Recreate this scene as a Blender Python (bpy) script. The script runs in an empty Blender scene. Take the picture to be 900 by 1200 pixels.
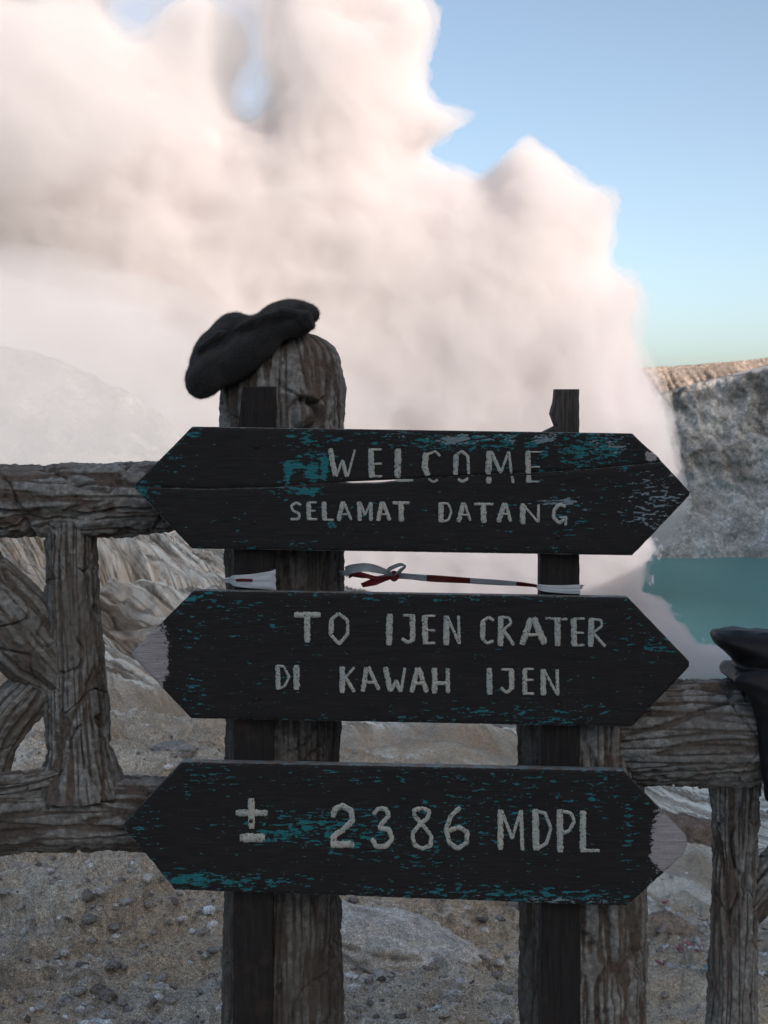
import bpy, bmesh, math, random
import numpy as np
from mathutils import Vector, Matrix
C = bpy.context.scene
COL = C.collection
R = math.radians
random.seed(7)
DRAFT = False

# ------------------------------------------------------------------ camera
F = 1667.0                      # pixels of focal length on the 900 x 1200 photograph
HZ = 480.0                      # horizon row
cam_d = bpy.data.cameras.new('camera')
cam = bpy.data.objects.new('camera', cam_d); COL.objects.link(cam)
cam.location = (0, 0, 0); cam.rotation_euler = (R(90), 0, 0)
cam_d.sensor_fit = 'VERTICAL'; cam_d.sensor_height = 36; cam_d.sensor_width = 27
cam_d.lens = 50; cam_d.shift_y = -0.1
cam_d.clip_start = 0.05; cam_d.clip_end = 30000
cam_d.dof.use_dof = True; cam_d.dof.focus_distance = 3.1; cam_d.dof.aperture_fstop = 16
C.camera = cam

# ------------------------------------------------------------------ sky, sun, exposure
SUN_EL = R(22); SUN_DIR = Vector((0.7, -0.7, 0)).normalized()
SUN_DIR = Vector((SUN_DIR.x*math.cos(SUN_EL), SUN_DIR.y*math.cos(SUN_EL), math.sin(SUN_EL)))
w = bpy.data.worlds.new('World'); C.world = w; w.use_nodes = True
nt = w.node_tree; nt.nodes.clear()
sky = nt.nodes.new('ShaderNodeTexSky'); sky.sky_type = 'NISHITA'; sky.sun_disc = False
sky.sun_elevation = SUN_EL; sky.sun_rotation = math.atan2(SUN_DIR.x, SUN_DIR.y)
sky.altitude = 0; sky.air_density = 0.6; sky.dust_density = 1.8; sky.ozone_density = 1.2
bg = nt.nodes.new('ShaderNodeBackground'); bg.inputs[1].default_value = 0.14
ow = nt.nodes.new('ShaderNodeOutputWorld')
hs = nt.nodes.new('ShaderNodeHueSaturation'); hs.inputs['Saturation'].default_value = .9
tn = nt.nodes.new('ShaderNodeMix'); tn.data_type = 'RGBA'; tn.blend_type = 'MULTIPLY'; tn.inputs[0].default_value = 1; tn.inputs[7].default_value = (.97, .955, .85, 1)
nt.links.new(sky.outputs[0], hs.inputs['Color']); nt.links.new(hs.outputs[0], tn.inputs[6]); nt.links.new(tn.outputs[2], bg.inputs[0]); nt.links.new(bg.outputs[0], ow.inputs[0])
sd = bpy.data.lights.new('sun', 'SUN'); sd.energy = 2.0; sd.angle = R(0.6); sd.color = (1.0, 0.91, 0.87)
sun = bpy.data.objects.new('sun', sd); COL.objects.link(sun)
sun.rotation_euler = SUN_DIR.to_track_quat('Z', 'Y').to_euler()
C.view_settings.view_transform = 'Standard'; C.view_settings.look = 'None'
C.view_settings.exposure = .92; C.view_settings.gamma = 1
cy = C.cycles
cy.max_bounces = 12; cy.diffuse_bounces = 3; cy.glossy_bounces = 2; cy.transmission_bounces = 2
cy.volume_bounces = 10; cy.transparent_max_bounces = 12
cy.use_adaptive_sampling = True; cy.adaptive_threshold = 0.015
cy.use_denoising = True
try: cy.denoiser = 'OPENIMAGEDENOISE'
except Exception: pass
cy.sample_clamp_indirect = 6; cy.caustics_reflective = False; cy.caustics_refractive = False

# ------------------------------------------------------------------ helpers
def P(px, py, d):
    """the point of the place that the photograph shows at pixel (px, py), d metres ahead"""
    return Vector(((px-450)/F*d, d, -(py-HZ)/F*d))
def tag(o, label=None, cat=None, group=None, kind=None):
    if label: o['label'] = label
    if cat: o['category'] = cat
    if group: o['group'] = group
    if kind: o['kind'] = kind
    return o
def empty(name, loc):
    o = bpy.data.objects.new(name, None); COL.objects.link(o); o.location = loc; o.empty_display_size = .1
    bpy.context.view_layer.update(); return o
def link(name, me, m=None, parent=None):
    o = bpy.data.objects.new(name, me); COL.objects.link(o)
    if m is not None: me.materials.append(m)
    if parent is not None:
        o.parent = parent
        o.matrix_parent_inverse = parent_world(parent).inverted()
    return o
def parent_world(p):
    M = p.matrix_basis.copy()
    while p.parent is not None:
        M = p.parent.matrix_basis @ p.matrix_parent_inverse @ M if False else parent_world(p.parent) @ p.matrix_parent_inverse @ p.matrix_basis
        return M
    return M
def np_mesh(name, V, Q, smooth=True, attrs=None):
    """mesh from an (n,3) vertex array and an (m,k) face array, all faces with k corners"""
    V = np.asarray(V, np.float32); Q = np.asarray(Q, np.int32)
    me = bpy.data.meshes.new(name); n, k = Q.shape
    me.vertices.add(len(V)); me.vertices.foreach_set('co', V.ravel())
    me.loops.add(n*k); me.loops.foreach_set('vertex_index', Q.ravel())
    me.polygons.add(n); me.polygons.foreach_set('loop_start', np.arange(0, n*k, k, dtype=np.int32))
    me.update(calc_edges=True)
    if smooth: me.polygons.foreach_set('use_smooth', np.ones(n, bool))
    for an, arr in (attrs or {}).items():
        arr = np.asarray(arr, np.float32)
        if arr.ndim == 1:
            a = me.attributes.new(an, 'FLOAT', 'POINT'); a.data.foreach_set('value', arr)
        else:
            a = me.attributes.new(an, 'FLOAT_COLOR', 'POINT')
            a.data.foreach_set('color', np.concatenate([arr, np.ones((len(arr), 1), np.float32)], 1).ravel())
    return me
def grid_faces(nr, nc, wrap=False, base=0):
    r = np.arange(nr-1)[:, None]; c = np.arange(nc if wrap else nc-1)[None, :]
    c2 = (c+1) % nc
    a = r*nc+c; b = r*nc+c2; d = (r+1)*nc+c2; e = (r+1)*nc+c
    return np.stack([a, b, d, e], -1).reshape(-1, 4)+base
# numpy gradient noise
_rng = np.random.RandomState(11)
_perm = np.tile(_rng.permutation(256), 3).astype(np.int32)
_g = _rng.normal(size=(256, 3)); _g /= np.linalg.norm(_g, axis=1)[:, None]; _g = _g.astype(np.float32)
def noise(x, y, z):
    x, y, z = np.broadcast_arrays(np.float32(x), np.float32(y), np.float32(z))
    xi = np.floor(x); yi = np.floor(y); zi = np.floor(z)
    xf = x-xi; yf = y-yi; zf = z-zi
    xi = xi.astype(np.int32) & 255; yi = yi.astype(np.int32) & 255; zi = zi.astype(np.int32) & 255
    u = xf*xf*(3-2*xf); v = yf*yf*(3-2*yf); s = zf*zf*(3-2*zf)
    out = 0
    for dx in (0, 1):
        for dy in (0, 1):
            for dz in (0, 1):
                h = _perm[_perm[_perm[xi+dx]+yi+dy]+zi+dz]
                g = _g[h]
                dot = g[..., 0]*(xf-dx)+g[..., 1]*(yf-dy)+g[..., 2]*(zf-dz)
                out = out + dot*(u if dx else 1-u)*(v if dy else 1-v)*(s if dz else 1-s)
    return out*1.5
def fbm(x, y, z, n=4, gain=.5, lac=2.1):
    a, t = 1.0, 0
    for i in range(n):
        t = t + a*noise(x+17.3*i, y-9.1*i, z+4.7*i); a *= gain
        x = x*lac; y = y*lac; z = z*lac
    return t
def ridged(x, y, z, n=3):
    a, t = 1.0, 0
    for i in range(n):
        t = t + a*(1-2*np.abs(noise(x+7.3*i, y+3.1*i, z)))
        a *= .5; x = x*2.1; y = y*2.1; z = z*2.1
    return t
def sstep(a, b, x):
    t = np.clip((x-a)/(b-a), 0, 1); return t*t*(3-2*t)

# material helper ----------------------------------------------------
class Mat:
    def __init__(s, name, rough=.8):
        s.m = bpy.data.materials.new(name); s.m.use_nodes = True; s.t = s.m.node_tree; s.t.nodes.clear()
        s.out = s.n('ShaderNodeOutputMaterial'); s.b = s.n('ShaderNodeBsdfPrincipled')
        s.l(s.b.outputs[0], s.out.inputs[0]); s.b.inputs['Roughness'].default_value = rough
        s.b.inputs['Specular IOR Level'].default_value = .3
        s.tc = s.n('ShaderNodeTexCoord')
    def n(s, typ, **k):
        x = s.t.nodes.new(typ)
        for a, v in k.items(): setattr(x, a, v)
        return x
    def l(s, a, b): s.t.links.new(a, b)
    def set(s, sock, v):
        if isinstance(v, bpy.types.NodeSocket): s.l(v, sock)
        else:
            if sock.type == 'RGBA' and len(v) == 3: v = (*v, 1)
            sock.default_value = v
    def map(s, scale, src=None, rot=(0, 0, 0)):
        x = s.n('ShaderNodeMapping'); x.inputs['Scale'].default_value = scale; x.inputs['Rotation'].default_value = rot
        s.l(src or s.tc.outputs['Object'], x.inputs[0]); return x.outputs[0]
    def noise(s, scale, detail=5, rough=.6, vec=None, dist=0):
        x = s.n('ShaderNodeTexNoise'); x.inputs['Scale'].default_value = scale; x.inputs['Detail'].default_value = detail
        x.inputs['Roughness'].default_value = rough; x.inputs['Distortion'].default_value = dist
        s.l(vec or s.tc.outputs['Object'], x.inputs['Vector']); return x.outputs['Fac']
    def ramp(s, fac, stops):
        x = s.n('ShaderNodeValToRGB'); e = x.color_ramp.elements
        while len(e) < len(stops): e.new(.5)
        for i, (p, c) in enumerate(stops):
            e[i].position = p
            e[i].color = (c, c, c, 1) if isinstance(c, (int, float)) else (*c, 1)
        s.l(fac, x.inputs[0]); return x.outputs[0]
    def mix(s, f, a, b, mode='MIX'):
        x = s.n('ShaderNodeMix', data_type='RGBA', blend_type=mode)
        s.set(x.inputs[0], f); s.set(x.inputs[6], a); s.set(x.inputs[7], b); return x.outputs[2]
    def math(s, op, a, b=0.0, clamp=False):
        x = s.n('ShaderNodeMath', operation=op, use_clamp=clamp); s.set(x.inputs[0], a); s.set(x.inputs[1], b); return x.outputs[0]
    def attr(s, name):
        x = s.n('ShaderNodeAttribute', attribute_name=name); return x
    def bump(s, h, strength=.5, dist=.01):
        x = s.n('ShaderNodeBump'); x.inputs['Strength'].default_value = strength; x.inputs['Distance'].default_value = dist
        s.l(h, x.inputs['Height']); s.l(x.outputs[0], s.b.inputs['Normal']); return x
    def col(s, c): s.set(s.b.inputs['Base Color'], c)

# ================================================================== SETTING
# ---- ground, rim path and eroded slope in one sheet ----------------
def near_sheet():
    kd = np.log(np.array([1.2, 2.6, 3.9, 5.4, 7, 9, 14, 25, 45, 70, 95, 130, 200, 300.]))
    rows = {   # photograph rows measured at these distances, per column
     -900: [None, None, 1190, 985, 880, 840, 790, 700, 600, 530, 490, 480, 520, 800],
     -250: [None, None, 1200, 1000, 888, 848, 805, 722, 632, 560, 520, 520, 700, 1400],
        0: [None, None, 1205, 1005, 893, 852, 818, 748, 665, 598, 560, 600, 900, 1600],
      130: [None, None, 1205, 1005, 900, 862, 836, 775, 700, 632, 592, 690, 1100, 1700],
      250: [None, None, 1205, 1005, 908, 876, 856, 808, 735, 662, 630, 760, 1200, 1700],
      430: [None, None, 1200, 1060, 975, 925, 888, 835, 760, 678, 700, 900, 1300, 1700],
      520: [None, None, 1195, 1075, 1000, 945, 880, 835, 775, 730, 800, 1000, 1300, 1700],
      610: [None, None, 1215, 1120, 1060, 990, 905, 848, 808, 850, 950, 1100, 1400, 1700],
      720: [None, None, 1300, 1240, 1175, 1105, 1010, 935, 868, 870, 980, 1100, 1400, 1700],
      900: [None, None, 1330, 1240, 1180, 1115, 1045, 960, 890, 880, 980, 1100, 1400, 1700],
     1300: [None, None, 1320, 1230, 1170, 1100, 1010, 920, 840, 800, 900, 1100, 1400, 1700],
     2000: [None, None, 1290, 1180, 1080, 1000, 900, 800, 700, 640, 700, 900, 1200, 1700]}
    cols = sorted(rows); Z = []
    for c in cols:
        z = [-1.72, -1.71] + [-(sy-HZ)/F*math.exp(k) for sy, k in zip(rows[c][2:], kd[2:])]
        Z.append(z)
    Z = np.array(Z)
    u = np.concatenate([np.linspace(-.85, -.33, 60, endpoint=False), np.linspace(-.33, .33, 430, endpoint=False), np.linspace(.33, .93, 60)])
    d = np.concatenate([np.geomspace(1.2, 3.6, 26, endpoint=False), np.geomspace(3.6, 9, 230, endpoint=False),
                        np.geomspace(9, 110, 300, endpoint=False), np.geomspace(110, 300, 40)])
    ld = np.log(d)
    A = np.stack([np.interp(ld, kd, z) for z in Z], 1)                     # rows x knot columns
    uk = (np.array(cols)-450)/F
    H = np.empty((len(d), len(u)))
    t = np.clip(np.searchsorted(uk, u)-1, 0, len(uk)-2); f = (u-uk[t])/(uk[t+1]-uk[t]); f = f*f*(3-2*f)
    H = A[:, t]*(1-f)+A[:, t+1]*f
    def blur(M, k, ax):
        ker = np.hanning(2*k+3)[1:-1]; ker /= ker.sum()
        return np.apply_along_axis(lambda v: np.convolve(np.pad(v, k, 'edge'), ker, 'valid'), ax, M)
    H = blur(H, 14, 0); H = blur(H, 14, 1)
    D, U = np.meshgrid(d, u, indexing='ij'); X = D*U; Y = D
    # relief ------------------------------------------------------------
    near = 1-sstep(9, 16, D); mid = sstep(5, 9, D)*(1-sstep(25, 45, D)); far = sstep(11, 20, D)
    right = sstep(.06, .12, U)
    n1 = fbm(X*.9, Y*.9, 3.1, 4); n2 = fbm(X*5, Y*5, 1.7, 4, .6); n3 = fbm(X*22, Y*16, .3, 3, .6)
    H += near*(.07*n1*sstep(3.5, 5, D) + .030*n2 + .018*n3)
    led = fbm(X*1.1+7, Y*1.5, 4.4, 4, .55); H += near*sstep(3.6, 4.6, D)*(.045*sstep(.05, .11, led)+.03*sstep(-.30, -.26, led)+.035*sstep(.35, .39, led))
    # lumpy bank and broken crust in the middle distance
    lump = ridged(X*.8+.3*n1, Y*.35, 8.1, 4)
    H += mid*(.07*lump + .03*n2)
    # rills running down the slope
    al = X*.94+Y*.34; ac = -X*.34+Y*.94                                   # ac runs along the rills
    s = np.where(U > .1, .7, 1.0)
    wv = .8*noise(al*.05, ac*.013, 2.2)+.20*noise(al*.3, ac*.022, 5.)
    r1 = ridged(al*.30+wv, ac*.022, 1.1, 3)
    r2 = ridged(al*1.25+wv*2, ac*.035, 4.4, 3)
    r3 = ridged(al*3.1+wv*3, ac*.12, 5.4, 2)
    # narrow rill lines, finer where the slope is nearer
    q1 = .55*noise(al*.5, ac*.05, 3.)+.25*noise(al*1.6, ac*.12, 8.); 
    v1 = np.abs(noise(al*1.35+q1*.9+wv*3, ac*.020+q1*.08, 2.9)); v2 = np.abs(noise(al*3.3+q1*1.6+wv*6, ac*.06+q1*.15, 6.3))
    v3 = np.abs(noise(al*.5+q1+wv, ac*.04, 12.9))
    kf = sstep(26, 42, D); v1 = 1-sstep(0, .17, v1); v2 = (1-sstep(0, .2, v2)); v3 = 1-sstep(0, .12, v3)
    rill = np.clip(v1*(.45+.55*kf)+v2*(1-.7*kf)*.8+.8*v3*kf, 0, 1)
    gl = np.array([(95, 62), (118, 50), (140, 41), (160, 33), (215, 26), (300, 22)], float); gx0 = (gl[:, 0]-450)/F*gl[:, 1]
    cxl = np.interp(Y, gl[::-1, 1], gx0[::-1])+.5*noise(X*.5, Y*.3, 2)
    wash = np.exp(-((X-cxl)/(.028*Y))**2)*sstep(20, 26, Y)*(1-sstep(62, 75, Y))
    gul = np.abs(noise(al*.055+.35*wv+3.3, ac*.012, 7.7)); gul = 1-sstep(0, .10, gul)
    big = fbm(X*.05, Y*.03, 9.9, 3)
    amp = far*np.clip(D/45, .25, 1.3)
    H += amp*(.34*r1 + .14*r2 + .05*r3 - .22*v1*(.4+.6*kf) - .12*v2 - .4*v3*kf - 1.1*gul*sstep(18, 35, D) + .9*big) - amp*.55 - wash*1.3
    # terraced lip, a broken edge
    Dl = D+2.6*sstep(-.10, -.18, U)-.6*sstep(-.10, -.03, U)*(1-sstep(.09, .14, U))+2.2*noise(X*.35, 3.3, 1)+.9*noise(X*1.7, D*.2, 4)+.3*noise(X*6, D, 4); lip = sstep(13.2, 14.3, Dl)
    H += .26*lip*(1-sstep(18, 30, D)); lipface = sstep(12.2, 12.9, Dl)*(1-sstep(13.7, 14.3, Dl))
    V = np.stack([X, Y, H], -1).reshape(-1, 3)
    Dl_ = Dl+.8*n2
    # own colour: brown dust, grey grit, pale sulphur crust -------------------
    c_dust = np.array([.56, .47, .39]); c_grit = np.array([.60, .56, .52]); c_pale = np.array([.86, .83, .80]); c_dark = np.array([.25, .225, .20]); c_rust = np.array([.46, .31, .20])
    a = sstep(-.35, .45, fbm(X*1.3, Y*1.3, 6.6, 4, .6)+.25*n3)[..., None]
    base = c_dust*(1-a)+c_grit*a
    rust = (sstep(.25, .6, fbm(X*.9+4, Y*.9, 2.6, 4, .65))*.55)[..., None]
    base = base*(1-rust)+c_rust*rust
    pale = sstep(.0, .35, fbm(X*.5, Y*.22, 1.2, 4, .6)+.35*sstep(11, 18, D)-.35*near)
    pale = np.maximum(pale*sstep(6.5, 8.5, D), sstep(12.8, 16.5, Dl_)*.93)
    pale = np.maximum(pale, .8*sstep(.15, .35, fbm(X*.6, Y*.25, 3.9, 3)+.5*sstep(8.5, 9.5, D)*(1-sstep(11.5, 12.5, D))*sstep(-.08, -.12, U)))
    pale = pale*(1-.8*rill*far)*(1-.25*sstep(1.0, .5, r2)*far)*(1-.85*np.clip(wash*1.0, 0, 1))*(1-.7*lipface)*(1-.6*sstep(.1, .5, fbm(X*.16, Y*.05, 5.2, 4, .6))*far)
    pale = pale*(1-.8*gul*sstep(18, 35, D))[...]
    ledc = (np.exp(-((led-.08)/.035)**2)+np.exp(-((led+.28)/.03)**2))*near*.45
    nearpale = sstep(.0, .7, fbm(X*.7+9, Y*.7, 4.2, 3))*near*.3
    pale = np.maximum(pale, nearpale)[..., None]
    col = base*(1-pale)+c_pale*pale
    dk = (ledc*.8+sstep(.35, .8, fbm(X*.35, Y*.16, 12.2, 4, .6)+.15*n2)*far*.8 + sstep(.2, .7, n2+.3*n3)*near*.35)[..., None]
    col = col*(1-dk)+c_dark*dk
    brn = np.clip((lipface*(.55+.6*n2)+.55*wash)*(.8+.5*n1), 0, .85)[..., None]; col = col*(1-brn)+np.array([.38, .32, .275])*brn
    col = col*np.array([1.10, 1.03, .90])
    cool = right[..., None]*.45
    col = col*(1-cool)+col*np.array([.78, .92, 1.02])*cool
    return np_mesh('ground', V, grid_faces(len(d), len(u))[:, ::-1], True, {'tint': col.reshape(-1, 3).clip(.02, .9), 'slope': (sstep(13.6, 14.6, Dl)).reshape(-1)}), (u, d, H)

def rock_mat(name, attr='tint', s=(14, 60, 240), bdist=.02, bstr=.8, streak=False, facet=0):
    m = Mat(name, .93); m.b.inputs['Specular IOR Level'].default_value = .15
    a = m.attr(attr).outputs['Color']
    n1 = m.noise(s[0], 6, .65); n2 = m.noise(s[1], 5, .7); n3 = m.noise(s[2], 2, .6)
    f = m.ramp(n2, [(.3, .55), (.5, 1.0), (.72, 1.5)])
    c = m.mix(1.0, a, f, 'MULTIPLY')
    f3 = m.ramp(n3, [(.34, .5), (.5, 1.0), (.64, 1.6)]); c = m.mix(.8, c, f3, 'MULTIPLY')
    c = m.mix(.35, c, m.ramp(n1, [(.35, (.7, .6, .52)), (.6, (1.2, 1.2, 1.22))]), 'MULTIPLY')
    h = m.math('ADD', m.math('MULTIPLY', n2, .6), m.math('MULTIPLY', n3, .35))
    if streak:     # rain-cut streaks down the slope: pale crust between darker dirt
        fa = m.attr('slope').outputs['Fac']
        v = m.map((1, 1, 1), rot=(0, 0, R(-19.9)))
        ns1 = m.noise(1.0, 5, .62, m.map((4.2, .05, .2), v), .12); ns2 = m.noise(1.0, 4, .62, m.map((13, .25, .8), v), .15)
        s_ = m.math('ADD', ns1, m.math('MULTIPLY', m.math('SUBTRACT', ns2, .5), .55))
        sc = m.ramp(s_, [(.37, (.44, .40, .36)), (.45, (.90, .88, .86)), (.56, (1.35, 1.35, 1.35))])
        c = m.mix(fa, c, m.mix(1.0, c, sc, 'MULTIPLY')); h = m.math('ADD', h, m.math('MULTIPLY', m.math('MULTIPLY', m.ramp(s_, [(.38, 0.0), (.52, 1.0)]), fa), 5.0))
    if facet:      # broken rock faces
        wv_ = m.n('ShaderNodeVectorMath', operation='ADD'); m.l(m.tc.outputs['Object'], wv_.inputs[0])
        nn = m.n('ShaderNodeTexNoise'); nn.inputs['Scale'].default_value = facet*1.5; nn.inputs['Detail'].default_value = 4; m.l(m.tc.outputs['Object'], nn.inputs['Vector'])
        sc_ = m.n('ShaderNodeVectorMath', operation='SCALE'); m.l(nn.outputs['Color'], sc_.inputs[0]); sc_.inputs['Scale'].default_value = .9/facet; m.l(sc_.outputs[0], wv_.inputs[1])
        for k_, (fs, am) in enumerate(((facet, .35), (facet*3.1, .3))):
            vo = m.n('ShaderNodeTexVoronoi'); vo.inputs['Scale'].default_value = fs; m.l(m.map((1, 1, .75), wv_.outputs[0], rot=(.3, .5, .2)), vo.inputs['Vector'])
            bw = m.n('ShaderNodeRGBToBW'); m.l(vo.outputs['Color'], bw.inputs[0])
            c = m.mix(am, c, m.mix(1.0, c, m.ramp(bw.outputs[0], [(.2, .45), (.5, 1.0), (.8, 1.55)]), 'MULTIPLY'))
            h = m.math('ADD', h, m.math('MULTIPLY', vo.outputs['Distance'], 1.3/(k_+1)))
    m.col(c); m.bump(h, bstr, bdist)
    return m.m
M_ground = rock_mat('volcanic_dirt', streak=True)
gme, GR = near_sheet()
ground = link('ground', gme, M_ground); tag(ground, 'grey brown stony ground falling away into pale eroded slopes', None, None, 'structure')
def ground_z(x, y):
    u, d, H = GR; i = np.clip(np.searchsorted(d, y), 1, len(d)-1); j = np.clip(np.searchsorted(u, x/y), 1, len(u)-1)
    return float(H[i, j])

# ---- crater rim round the right and the rear, which keeps the low sun off the path ----
def rim():
    pts = [(-900, -500, 5), (-420, -430, 8), (-140, -260, 12), (30, -140, 26), (112, -90, 92), (165, 10, 108), (230, 200, 46), (320, 430, 44),
           (530, 860, 110), (650, 1080, 224), (705, 1190, 226), (800, 1380, 205), (1100, 1700, 60)]
    pts = np.array(pts, float); L = np.concatenate([[0], np.cumsum(np.hypot(*np.diff(pts[:, :2], axis=0).T))])
    s = np.linspace(0, L[-1], 420)
    cx, cy_, ch = (np.interp(s, L, pts[:, i]) for i in range(3))
    k = np.hanning(15)[1:-1]; k /= k.sum()
    sm = lambda v: np.convolve(np.pad(v, 6, 'edge'), k, 'valid')
    cx, cy_, ch = sm(cx), sm(cy_), sm(ch)
    tx, ty = np.gradient(cx), np.gradient(cy_); n = np.hypot(tx, ty); nx, ny = -ty/n, tx/n       # towards the crater
    prof = [(-700, -250), (-300, -120), (-90, -22), (-35, -5), (0, 0), (30, -9), (75, -40)]
    V = []
    for o, dz in prof + [(None, None)]*3:
        if o is not None: V.append(np.stack([cx+nx*o, cy_+ny*o, ch+dz], 1))
    # foot: level with the path near the camera, down to the lake elsewhere
    t = np.interp(s, L, [0, .0, 0, 0, 0, .03, 1, 1, 1, 1, 1, 1, 1])
    foot = -2.6*(1-t)-155*t; out = 105*(1-t)+190*t
    V.append(np.stack([cx+nx*out, cy_+ny*out, foot], 1))
    V = np.array(V)
    # finer across
    m = 60; a = np.linspace(0, len(V)-1, m); i = np.minimum(a.astype(int), len(V)-2); f = (a-i)[:, None, None]
    V = V[i]*(1-f)+V[i+1]*f
    X, Y = V[..., 0], V[..., 1]
    am = np.interp(a, [0, 4, len(prof)-1, len(prof)], [9, 5, 4, 0])[:, None]
    V[..., 2] += .5*am*(ridged(X*.02, Y*.02, 2.2, 4)*.5+.6*fbm(X*.06, Y*.06, 1, 3))-am*.3
    tint = .5+.1*fbm(X*.03, Y*.03, V[..., 2]*.05, 4)[..., None]*np.ones(3)
    tint = tint*np.array([1.06, .98, .9])
    return np_mesh('crater_rim', V.reshape(-1, 3), grid_faces(m, len(s)), True, {'tint': tint.reshape(-1, 3)})
o = link('crater_rim', rim(), rock_mat('rim_rock', s=(.05, .6, 3), bdist=1.0)); tag(o, 'bare volcanic rim rising beside and behind the path', None, None, 'structure')

# ground that runs under everything to the horizon
V = [(0, 0, -160)] ; N = 64
for r_ in (400, 1500, 4000, 12000):
    for k in range(N): V.append((r_*math.cos(k/N*2*math.pi), r_*math.sin(k/N*2*math.pi), -160-(r_ > 3000)*140))
me = bpy.data.meshes.new('lowland'); fc = [(0, 1+k, 1+(k+1) % N) for k in range(N)]
for q in range(3):
    for k in range(N): fc.append((1+q*N+k, 1+(q+1)*N+k, 1+(q+1)*N+(k+1) % N, 1+q*N+(k+1) % N))
me.from_pydata(V, [], fc)
mm = Mat('lowland_earth', .95); mm.col(mm.ramp(mm.noise(.004, 6), [(.3, (.07, .09, .05)), (.7, (.16, .14, .11))]))
tag(link('lowland', me, mm.m), 'distant low land beyond the crater', None, None, 'structure')

# ---- lake -----------------------------------------------------------
m = Mat('acid_lake_water', .32); m.b.inputs['Specular IOR Level'].default_value = .35
n = m.noise(.004, 4, .55, m.map((1, .35, 1)))
m.col(m.ramp(n, [(.35, (.10, .34, .30)), (.6, (.14, .42, .37))]))
m.bump(m.noise(.5, 4, .6, m.map((1, .4, 1))), .25, .5)
me = bpy.data.meshes.new('crater_lake')
gx = np.linspace(-700, 900, 40); gy = np.linspace(150, 1600, 40)
GX, GY = np.meshgrid(gx, gy)
me = np_mesh('crater_lake', np.stack([GX, GY, -150+0*GX], -1).reshape(-1, 3), grid_faces(40, 40))
tag(link('crater_lake', me, m.m), 'turquoise crater lake below grey cliffs', None, None, 'structure')

# ---- far cliff, front wall and lit wall behind it ---------------------
def cliff():
    nx_, ny_ = 440, 240
    x = np.linspace(40, 760, nx_)*1.0; r = np.concatenate([np.linspace(-15, 150, 210, endpoint=False), np.linspace(150, 420, 30)])
    Rr, X = np.meshgrid(r, x, indexing='ij')
    shore = 1445+14*noise(x*.012, .3, .7)+5*noise(x*.05, 1.3, .7)-.10*(x-300)
    Y = shore[None, :]+Rr
    top = np.interp(x, [40, 160, 240, 290, 340, 400, 470, 760], [-60, -20, -2, 11, 23, 38, 54, 150])[None, :]
    w1 = 14*fbm(X*.02, Y*.01, .5, 3)
    q = Rr+w1
    # base apron, steep wall, terrace, upper wall
    ter = -22+10*noise(X*.02, 0.2, 3.3)
    z = np.interp(q.ravel(), [-20, 0, 6, 45, 72, 84, 112, 420], [-8, 0, .05, .30, .62, .66, 1.0, 1.02]).reshape(q.shape)
    Z = -152+(top+152)*z
    # talus cone
    for cx0, cy0, h0, sl in ((312, 1495, 78, 1.25), (262, 1490, 50, 1.2), (420, 1490, 88, 1.3), (520, 1490, 80, 1.3)):
        dd = np.hypot((X-cx0)*1.0, (Y-cy0)*1.0)
        Zc = -152+h0-sl*dd*1.0+2*fbm(X*.05, Y*.05, 1, 3); talus = sstep(-3, 3, Zc-Z) if cx0 == 312 else np.maximum(talus, sstep(-3, 3, Zc-Z)); Z = np.maximum(Z, Zc)
    steep = (1-talus)* sstep(20, 60, q)*(1-sstep(108, 130, q))
    gx_ = X+.25*Z
    Z += steep*(5.5*ridged(gx_*.05, Z*.018, 2.2, 4)-3)+(1-steep)*1.0*fbm(X*.07, Y*.07, 3, 3)
    Z += steep*2.2*fbm(X*.12, Z*.12, 7., 3)
    Yd = Y+steep*(4.5*fbm(X*.045, Z*.05, 5.5, 4, .6)-8*ridged(gx_*.03+.8*noise(X*.03, Z*.04, 6), Z*.016, 9.2, 4)+8-3.5*(ridged(gx_*.09+noise(X*.06, Z*.08, 2), Z*.045, 4.2, 2)-1))
    st = fbm(X*.012+Z*.004, Z*.09, 1.1, 4, .6)
    bl = fbm(X*.03, Z*.03, 8.8, 5, .6)
    fl = ridged(gx_*.06+.5*noise(X*.02, Z*.03, 1), Z*.012, 7.1, 3)-1.0           # streaks down the fall line
    dg = fbm(X*.02-Z*.022, Z*.045+X*.02, 6.6, 4, .6)
    g = .42+.08*st+.06*bl+.10*fl*steep+.17*dg*(1-.6*talus)
    col = g[..., None]*np.array([1.06, 1.0, .92])
    br = (sstep(.05, .5, fbm(X*.018+3, Z*.022, 4.4, 4))*sstep(.2, 0, np.abs(Z+45)/200)*.6)[..., None]
    col = col*(1-br)+np.array([.34, .265, .19])*br
    pl = sstep(.15, .55, fbm(X*.03-Z*.02, Z*.03, 6.1, 5, .6)+.25*sstep(-20, -80, Z))[..., None]*.55
    col = col*(1-pl)+np.array([.56, .56, .55])*pl
    dk = (sstep(-14, 12, Z)*sstep(.25, -.3, bl)*.55)[..., None]; col = col*(1-dk*.7)
    rimw = (sstep(5, 1.5, np.abs(Rr-2.5))*sstep(-.3, .4, noise(X*.1, 0, 1)))[..., None]*.35
    col = col*(1-rimw)+np.array([.55, .52, .48])*rimw
    V = np.stack([X, Yd, Z], -1)
    return np_mesh('crater_cliff', V.reshape(-1, 3), grid_faces(len(r), nx_), True, {'tint': col.reshape(-1, 3).clip(.03, .8)})
M_cliff = rock_mat('cliff_rock', s=(.03, .25, 1.1), bdist=2.2, bstr=.9, facet=.04)
tag(link('crater_cliff', cliff(), M_cliff), 'grey blue crater cliff dropping to the far shore of the lake', None, None, 'structure')
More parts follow.
